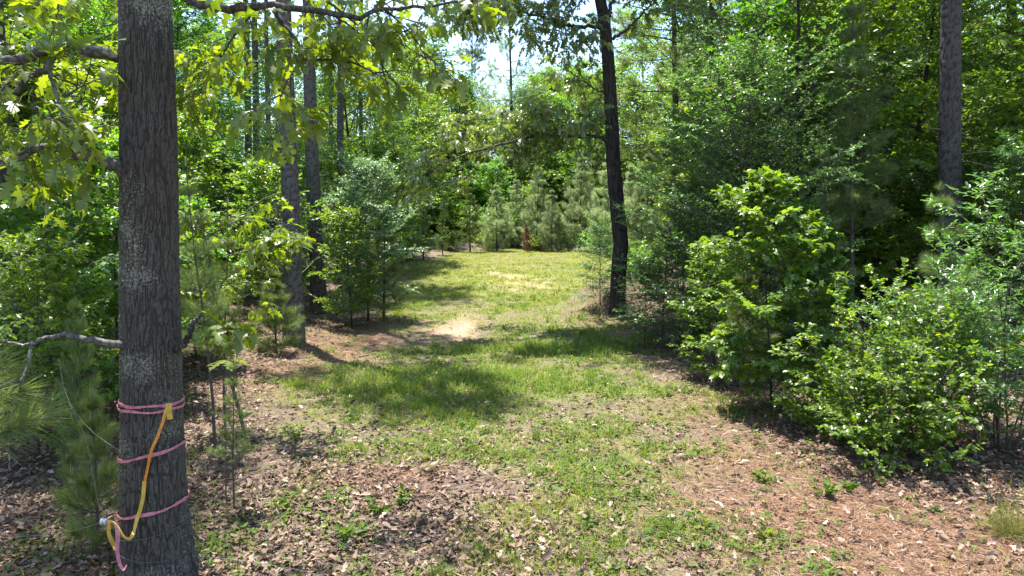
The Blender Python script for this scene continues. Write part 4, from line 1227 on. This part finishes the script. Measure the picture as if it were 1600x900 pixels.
for key, px, Y, h, lab in (
        ('sap_b', 1085, 13.6, 3.0, 'blue green sapling between the mound and the bright star leaved sapling'),
        ('sap_c', 1112, 18, 4.6, 'lime leaved sapling rising behind the blue green one near the mound'),
        ('sap_d', 1068, 20, 3.4, 'slender leafy sapling right of the mound'),
        ('sap_a', 1120, 10.8, 1.9, 'low star leaved sapling just left of the bright one'),
        ('sap_b', 1592, 11.0, 3.4, 'blue green sapling right of the thick scaly pine'),
        ('sap_c', 1290, 15.5, 6.0, 'tall lime leaved sapling behind the dusky feathery pine'),
        ('sap_a', 1190, 17, 6.5, 'tall star leaved sapling behind the blue green small tree')):
    plant(key, lab, 'sapling', at(px, Y), h=h)

# ------------------------------------------------------------------ plants along the left
for key, px, Y, h, lab in (
        ('sap_a', 300, 11.5, 2.5, 'bright star leaved sapling just behind the slender oak sapling'),
        ('sap_c', 420, 17, 3.2, 'lime leaved sapling behind the front left pine'),
        ('sap_a', 430, 26, 4.4, 'star leaved sapling between the close pine pair and the front left pine'),
        ('sap_c', 515, 27, 4.0, 'lime leaved sapling glowing between the left pine trunks'),
        ('sap_a', 350, 19, 3.6, 'star leaved sapling left of the close pair of pine trunks'),
        ('sap_c', 592, 25, 4.6, 'lime leaved sapling behind the silvery one'),
        ('sap_a', 612, 30, 5.0, 'star leaved sapling at the left grass edge halfway along the clearing'),
        ('sap_c', 140, 12, 4.2, 'lime leaved sapling in the wood left of the taped oak'),
        ('sap_a', 30, 11, 4.5, 'star leaved sapling before the thick dark pine at the left edge'),
        ('sap_b', 645, 36, 4.5, 'blue green sapling before the left back corner of the clearing')):
    plant(key, lab, 'sapling', at(px, Y), h=h)
plant('silver', 'silvery blue green sapling with flat sprays beside the left pines', 'sapling', at(574, 17.4), h=3.6, rz=.5, wide=.85)
plant('sap_c', 'yellow green leafy sapling under the silvery one', 'sapling', at(548, 16.2), h=2.4)
plant('pine_m', 'soft young pine right of the silvery sapling at the grass edge', 'young pine', at(598, 17.5), h=2.7)
plant('pine_s', 'small pale pine at the foot of the front left pine', 'young pine', at(428, 13.0), h=1.5)
plant('pine_sparse', 'slim young pine with a bare dark stem just right of the taped oak', 'young pine', G(336, 700), h=2.9)
plant('pine_sparse', 'second slim young pine stem right of the taped oak, slightly behind', 'young pine', G(352, 672), h=2.6)
plant('pine_sparse', 'feathery knee high pine right of the foot of the taped oak', 'young pine', G(366, 800), h=1.35, wide=1.1)
plant('pine_s', 'feathery small pine seedling left of the taped oak, near the insulator', 'young pine', at(128, 5.2), h=1.15, wide=.7)
plant('pine_m', 'young pine with tall candles left of the taped oak', 'young pine', at(112, 6.4), h=1.7, wide=.6)
plant('pine_near', 'close young pine pushing long needles in from the left edge', 'young pine', at(-165, 3.9), h=3.1, rz=1)
plant('pine_m', 'soft young pine in the shade behind the low bare limb', 'young pine', at(215, 10), h=2.8, wide=.8)
plant('pine_m', 'young pine between the taped oak and the front left pine', 'young pine', at(306, 12.5), h=2.3, wide=.8)
plant('sap_a', 'bright maple sapling behind the forked oak limb', 'sapling', at(90, 8.2), h=3.3, rz=1)
plant('sap_a', 'bright green maple sapling just left of the taped oak trunk', 'sapling', at(175, 9.5), h=3.4, rz=3)
plant('sap_c', 'lime leaved sapling low on the left behind the drooping shoot', 'sapling', at(40, 7.0), h=2.0)
# sapling with big lobed leaves
lb = at(372, 8.2)
ls = thing('sapling', 'slender oak sapling with big yellow green lobed leaves', 'sapling', lb)
tm = MB(); tubes(tm, grow(np.zeros((1, 3)), np.array([[-.12, 0, 1.]]), 2.9, 14, .03, .03, np.random.default_rng(8)), .022, .006, 8, .4, 0); link('trunk', tm.mesh('trunk', [M['twig']]), ls)
limb(ls, lb, [([(356, 400, 8.2), (385, 392, 8.0), (420, 388, 7.9), (455, 392, 7.8)], .010, .004), ([(356, 380, 8.2), (330, 365, 8.2), (300, 355, 8.2), (285, 350, 8.2)], .010, .004), ([(358, 350, 8.2), (390, 340, 8.3), (430, 345, 8.3), (465, 360, 8.3)], .010, .004), ([(360, 440, 8.2), (330, 440, 8), (300, 455, 7.9), (282, 470, 7.8)], .009, .004),
               ([(370, 470, 8.2), (400, 455, 8.3), (430, 450, 8.5)], .008, .004)],
     'lichen_limb', [(0, .2, 1, 6, .3, 5, .13, .15), (1, .2, 1, 7, .3, 5, .13, .15), (2, .1, 1, 8, .3, 5, .13, .15), (3, .2, 1, 6, .3, 5, .13, .1), (4, .3, 1, 3, .3, 5, .12, .1)], 41, hang=.15)

# low sprig with four big leaves right of the oak
sb = at(338, 6.0)
sp_ = thing('seedling', 'seedling with a few big pale leaves, right of the taped oak', 'seedling', sb)
mb = MB(); tubes(mb, curve([(0, 0, -.02), (.02, 0, .5), (.04, 0, 1.0), (.06, 0, 1.32)], 12)[None], .007, .004, 6, .5); link('stem', mb.mesh('stem', [M['twig']]), sp_)
mb = MB(); a = np.array([.1, .9, 2.2, 3.0, 4.2, 5.3]); place(mb, OAK, np.tile([.06, 0, 1.3], (6, 1)), np.stack([np.cos(a), np.sin(a), -.15 + 0 * a], -1), UP + np.random.default_rng(1).normal(0, .15, (6, 3)), .2, np.full(6, .9)); link('foliage', mb.mesh('foliage', [M['weed']]), sp_)

# ------------------------------------------------------------------ young pines along the back edge of the clearing
BP = 'young pines along the far edge of the clearing'
for key, px, Y, h, lab in (
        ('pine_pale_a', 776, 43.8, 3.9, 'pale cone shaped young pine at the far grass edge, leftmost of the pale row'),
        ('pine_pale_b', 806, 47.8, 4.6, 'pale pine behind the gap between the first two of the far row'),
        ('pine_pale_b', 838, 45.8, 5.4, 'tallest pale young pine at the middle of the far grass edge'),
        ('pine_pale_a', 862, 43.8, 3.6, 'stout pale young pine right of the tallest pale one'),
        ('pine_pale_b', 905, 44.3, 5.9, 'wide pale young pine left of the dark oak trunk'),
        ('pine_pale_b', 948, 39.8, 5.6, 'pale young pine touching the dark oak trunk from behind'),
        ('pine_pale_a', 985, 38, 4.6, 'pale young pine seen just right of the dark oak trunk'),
        ('pine_l', 735, 42.8, 4.4, 'dark green young pine left of the pale row'),
        ('pine_l', 692, 39.8, 2.6, 'squat dark young pine at the left back corner of the grass'),
        ('pine_l', 662, 37, 3.3, 'dark young pine beside the left wood, before the back corner'),
        ('pine_m', 628, 31, 2.7, 'dark green young pine on the left grass edge halfway back'),
        ('pine_l', 930, 47.8, 6.6, 'taller pale green pine behind the wide pale one'),
        ('pine_brown', 823, 42.8, 1.7, 'dying rust brown young pine in the pale row')):
    plant(key, lab, 'young pine', at(px, Y), None if 'brown' in key else BP, h=h, wide=.6 if 'brown' in key else 1.0)
for key, px, Y, h, lab in (('under_b', 842, 44.6, .9, 'low leafy bush in front of the tallest pale pine'), ('under_a', 760, 45, 1.3, 'greyish leafy bush left of the rust brown pine'),
                           ('under_a', 700, 43.6, 1.2, 'dark leafy bush before the squat dark pine'), ('under_c', 890, 44.4, 1.3, 'leafy bush in front of the wide pale pine'), ('under_b', 925, 42, 1.2, 'leafy bush left of the foot of the dark oak, far back')):
    plant(key, lab, 'shrub', at(px, Y), h=h)

# ------------------------------------------------------------------ back wall of broadleaf trees
WB = 'leafy trees behind the far end of the clearing'
for key, px, Y, h, lab in (
        ('tall_b', 640, 46, 12.5, 'tall maple green tree at the left back corner of the clearing'),
        ('tall_a', 590, 38, 11.5, 'tall dark green tree behind the thin distant pine trunk'),
        ('tall_b', 700, 58, 13.0, 'bright leafy tree rising left below the gap of sky'),
        ('tall_c', 745, 56, 9.0, 'shorter lime green tree under the gap of sky'),
        ('tall_d', 770, 60, 10.5, 'tree in front of the tallest far pine'),
        ('tall_b', 845, 62, 13.5, 'bright rounded tree right of the tallest far pine'),
        ('tall_a', 890, 58, 12.5, 'dark leafy tree behind the wide pale young pine'),
        ('tall_c', 930, 58, 12.5, 'light green tree left of the dark oak, high up'),
        ('tall_b', 985, 50, 11.0, 'leafy tree seen between the dark oak and the drooping pine'),
        ('tall_a', 1040, 48, 10.5, 'leafy tree behind the drooping pine'),
        ('tall_c', 660, 50, 10.0, 'lime leaved tree between the corner maple and the bright tree'),
        ('tall_c', 615, 33, 6.5, 'lime leaved small tree above the left grass edge'),
        ('tall_b', 672, 54, 11.0, 'full maple green tree below the left side of the gap of sky'),
        ('tall_a', 720, 62, 11.5, 'full dark green tree right below the gap of sky'),
        ('tall_b', 790, 55, 9.5, 'full leafy tree at the foot of the tallest far pine'),
        ('tall_a', 822, 57, 11.0, 'leafy tree just right of the tallest far pine, in front of the rounded one'),
        ('tall_b', 915, 52, 11.0, 'maple green tree behind the wide pale pine, near the dark oak'),
        ('tall_a', 960, 60, 14.0, 'tall tree directly behind the dark leaning oak'),
        ('tall_b', 1010, 56, 9.0, 'maple green tree between the dark oak and the drooping pine, high up'),
        ('tall_b', 870, 64, 14.8, 'tallest bright crown right of the gap of sky'),
        ('tall_a', 835, 66, 14.6, 'dark crown filling the sky right of the tallest far pine'),
        ('tall_b', 920, 66, 16.0, 'high bright crown left of the dark oak trunk'),
        ('tall_b', 700, 64, 13.2, 'bright crown low in the gap of sky'),
        ('tall_a', 650, 60, 15.5, 'high dark crown left of the gap of sky'),
        ('tall_a', 1000, 64, 11.5, 'high dark crown right of the dark oak trunk'),
        ('tall_d', 560, 29, 9.5, 'leafy tree right of the slim straight pine trunk')):
    plant(key, lab, 'tree', at(px, Y), WB, h=h)

WR = 'tall trees standing behind the far wood edge'
rw = np.random.default_rng(55)
for px in list(range(-120, 640, 62)) + list(range(690, 1000, 62)) + list(range(1010, 1750, 62)):
    gap = 640 < px < 1000
    Y = rw.uniform(62, 74) if gap else rw.uniform(52, 66)
    plant(['tall_b', 'tall_a', 'tall_d'][rw.integers(0, 3)], 'tall leafy tree standing well back in the far wood, above its lower edge', 'tree', at(px + rw.uniform(-20, 20), Y), WR, h=rw.uniform(12.5, 14.5) if gap else rw.uniform(15, 19), wide=rw.uniform(1.0, 1.2))

# ------------------------------------------------------------------ filling woods
taken = [np.array(o.location[:2]) for o in COL.objects if o.parent is None and 'category' in o.keys()]


def fill(n, y0, y1, dmin, picks, label, cat, group, side, r, hvar=.2, xlim=None):
    c = 0; tries = 0
    while c < n and tries < 6000:
        tries += 1
        y = math.sqrt(r.uniform(y0 ** 2, y1 ** 2)); x = r.uniform(-1, 1) * (y * .76 + 2.5)
        if side == 'l' and x > xl(y): continue
        if side == 'r' and x < xr(y): continue
        if inside(x, y) > -.9: continue
        if xlim and not (xlim[0] < x / y < xlim[1]): continue
        if cat == 'tree' and side == 'l' and inside(x, y) > (-6.0 if y < 20 else -4.2): continue
        ppx = 800 + FPX * x / (y * math.cos(PITCH))
        if any(y < d and abs(ppx - q) < 1100 * wdt / y for q, d in ((1495, 12.2), (459, 15), (497, 19), (1381, 17), (392, 24.5), (533, 27), (1057, 31), (1115, 27)) for wdt in (1.6 if cat == 'tree' else 1.0,)): continue
        p = np.array([x, y])
        if min(np.linalg.norm(p - t) for t in taken) < dmin: continue
        taken.append(p); c += 1
        k, h = picks[r.integers(0, len(picks))]
        plant(k, label, cat, (x, y, float(hgt(x, y))), group, h=h * r.uniform(1 - hvar, 1 + hvar), rz=r.random() * 6.28, wide=r.uniform(.9, 1.15))


rf = np.random.default_rng(77)
for i in range(44):
    x = -13 + 32 * (i + rf.random()) / 44; y = rf.uniform(48.5, 53)
    if inside(x, y) > -1: continue
    k, h = [('under_a', 2.4), ('sap_c', 4), ('sap_a', 4.6), ('under_b', 2.2), ('sap_d', 6), ('under_c', 2.6)][i % 6]
    taken.append(np.array([x, y]))
    plant(k, 'leafy undergrowth tree closing the far end of the clearing behind the pale pines', 'small tree', (x, y, float(hgt(x, y))), 'leafy undergrowth behind the pale pines', h=h * rf.uniform(.8, 1.15), rz=rf.random() * 6, wide=1.25)
LW, RW, FW = 'trees deep in the left wood', 'trees deep in the right wood', 'trees of the far wood'
fill(8, 11, 24, 2.1, [('tall_a', 10), ('tall_d', 11), ('tall_b', 11)], 'tall leafy tree in the shaded wood left of the clearing', 'tree', LW, 'l', rf)
fill(17, 24, 50, 2.4, [('tall_a', 12), ('tall_d', 13), ('tall_b', 13), ('tall_c', 10)], 'tall leafy tree deep behind the left pine trunks', 'tree', LW + ', farther back', 'l', rf)
fill(20, 8, 24, 1.3, [('sap_a', 4), ('sap_d', 5.5), ('sap_c', 3.3), ('sap_b', 4)], 'leafy sapling under the trees of the left wood', 'sapling', 'saplings under the left wood', 'l', rf)
fill(22, 7, 34, 1.1, [('under_a', 1.4), ('under_b', 1.1), ('under_c', 1.6)], 'low leafy shrub on the floor of the left wood', 'shrub', 'shrubs under the left wood', 'l', rf)
fill(6, 13, 26, 1.4, [('pine_m', 2.6), ('pine_s', 1.5), ('pine_l', 4)], 'young pine growing in the shade of the left wood', 'young pine', 'young pines under the left wood', 'l', rf)
fill(10, 15, 26, 2.2, [('tall_a', 9), ('tall_d', 10), ('tall_c', 8), ('tall_b', 10)], 'tall leafy tree in the dense wood right of the clearing', 'tree', RW, 'r', rf)
fill(20, 22, 50, 2.2, [('tall_a', 12), ('tall_d', 13), ('tall_b', 13), ('tall_c', 10)], 'tall leafy tree far back in the right wood', 'tree', RW + ', farther back', 'r', rf, xlim=(.2, 1))
fill(20, 9.5, 26, 1.2, [('sap_a', 4), ('sap_d', 5.5), ('sap_c', 3.3), ('sap_b', 4.5)], 'leafy sapling under the trees of the right wood', 'sapling', 'saplings under the right wood', 'r', rf)
fill(20, 8.5, 34, 1.0, [('under_a', 1.4), ('under_b', 1.1), ('under_c', 1.6)], 'low leafy shrub on the floor of the right wood', 'shrub', 'shrubs under the right wood', 'r', rf)
fill(7, 10, 26, 1.4, [('pine_dusky', 5.5), ('pine_m', 2.6), ('pine_l', 4.4)], 'young pine in the shade of the right wood', 'young pine', 'young pines under the right wood', 'r', rf)
fill(30, 54, 80, 2.6, [('tall_a', 11), ('tall_d', 11.5), ('tall_b', 12)], 'distant tree in the far wood beyond the clearing', 'tree', FW, '', rf, .12)
fill(60, 48.5, 66, 1.1, [('sap_d', 6), ('sap_a', 5), ('sap_c', 4.5), ('under_a', 2.4), ('under_b', 2.2)], 'distant leafy sapling under the far wood', 'sapling', 'saplings of the far wood', '', rf)

# ------------------------------------------------------------------ small separate plants and sticks on the open ground


def herb(px, py, h, n, ll, label, seed, tpl=OVAL, upright=.5, mat='weed'):
    r = np.random.default_rng(seed)
    b = G(px, py)
    o = thing('seedling', label, 'seedling', b, 'small plants on the open ground')
    P = grow(np.zeros((n, 3)), np.stack([r.normal(0, .5, n), r.normal(0, .5, n), np.full(n, upright * 2)], -1), h * r.uniform(.6, 1.1, n), 5, .1, 0, r)
    mb = MB(); tubes(mb, P, .0035, .002, 5, .5); link('stem', mb.mesh('stem', [M['twig']]), o)
    mb = MB(); leaves_on(mb, P, int(r.integers(5, 9)), tpl, ll * r.uniform(.7, 1.0), r, 0, .15, 1, .2, 1, jit=.6); link('foliage', mb.mesh('foliage', [M[mat]]), o)


for a in ((588, 805, .14, 5, .07, 'dark green seedling standing alone in the leaf litter, middle of the foreground'),
          (540, 852, .16, 5, .08, 'broad leaved seedling low in the foreground litter, right of the fence wire'),
          (918, 828, .13, 6, .07, 'dark leafy seedling in the grass at the middle of the foreground'),
          (1288, 778, .18, 9, .08, 'glossy leafed seedling on the bare pine straw, below the round bush'),
          (1325, 770, .12, 5, .07, 'smaller seedling right beside the glossy one on the pine straw'),
          (1195, 842, .10, 4, .06, 'tiny seedling alone on the pine straw toward the front'),
          (632, 788, .14, 6, .06, 'light green seedling right of the bare straw patch'),
          (1145, 648, .22, 5, .06, 'upright seedling at the foot of the bright star leaved sapling'),
          (458, 690, .16, 6, .06, 'leafy seedling on the litter right of the feathery little pine'),
          (1190, 755, .15, 6, .06, 'leafy seedling at the edge of grass and pine straw'),
          (1235, 650, .2, 6, .06, 'spindly seedling between the star leaved sapling and the round bush'),
          (440, 800, .2, 5, .06, 'wispy seedling in the litter near the fence wire')):
    herb(*a, seed=int(a[0]), upright=.6)
# dry grass clump, right front
r = np.random.default_rng(3)
cb_ = G(1580, 838); mb = MB(); N = 420
az = r.random(N) * 6.28; e = r.uniform(.5, 1.4, N)
d = np.stack([np.cos(az) * np.cos(e), np.sin(az) * np.cos(e), np.sin(e)], -1)
P = grow(r.normal(0, .05, (N, 3)) * [1, 1, 0], d, r.uniform(.15, .36, N), 5, .06, -.14, r)
tubes(mb, P, .0018, .0007, 3, r.uniform(.8, 1, N))
link('dry_grass_clump', mb.mesh('dry_grass_clump', [M['grass']]), None, cb_, 'clump of dry straw coloured grass at the right front corner', 'grass clump')
for i, (x0, y0_, x1, y1_, rr, lab) in enumerate(((1195, 588, 1130, 610, .016, 'fallen stick in the shade under the star leaved saplings'), (530, 490, 600, 478, .02, 'fallen stick at the foot of the left pines'), (640, 880, 700, 872, .008, 'thin fallen twig in the foreground leaf litter'),
                                               (1270, 860, 1180, 872, .009, 'thin fallen twig on the pine straw in the foreground'), (1060, 560, 1130, 540, .015, 'fallen stick right of the mound'), (1500, 740, 1420, 650, .006, 'dry bent twig leaning out under the round bush'), (560, 560, 640, 545, .012, 'fallen stick on the reddish straw left of the lush grass'))):
    a_, b_ = G(x0, y0_), G(x1, y1_); rs = np.random.default_rng(i)
    c = np.linspace(a_, b_, 12) + rs.normal(0, .012, (12, 3)); c[:, 2] = hgt(c[:, 0], c[:, 1]) + rr + .012
    mb = MB(); tubes(mb, c[None], rr, rr * .5, 6, .7)
    world_thing('fallen_stick', mb, [M['twig']], lab, 'stick', a_)
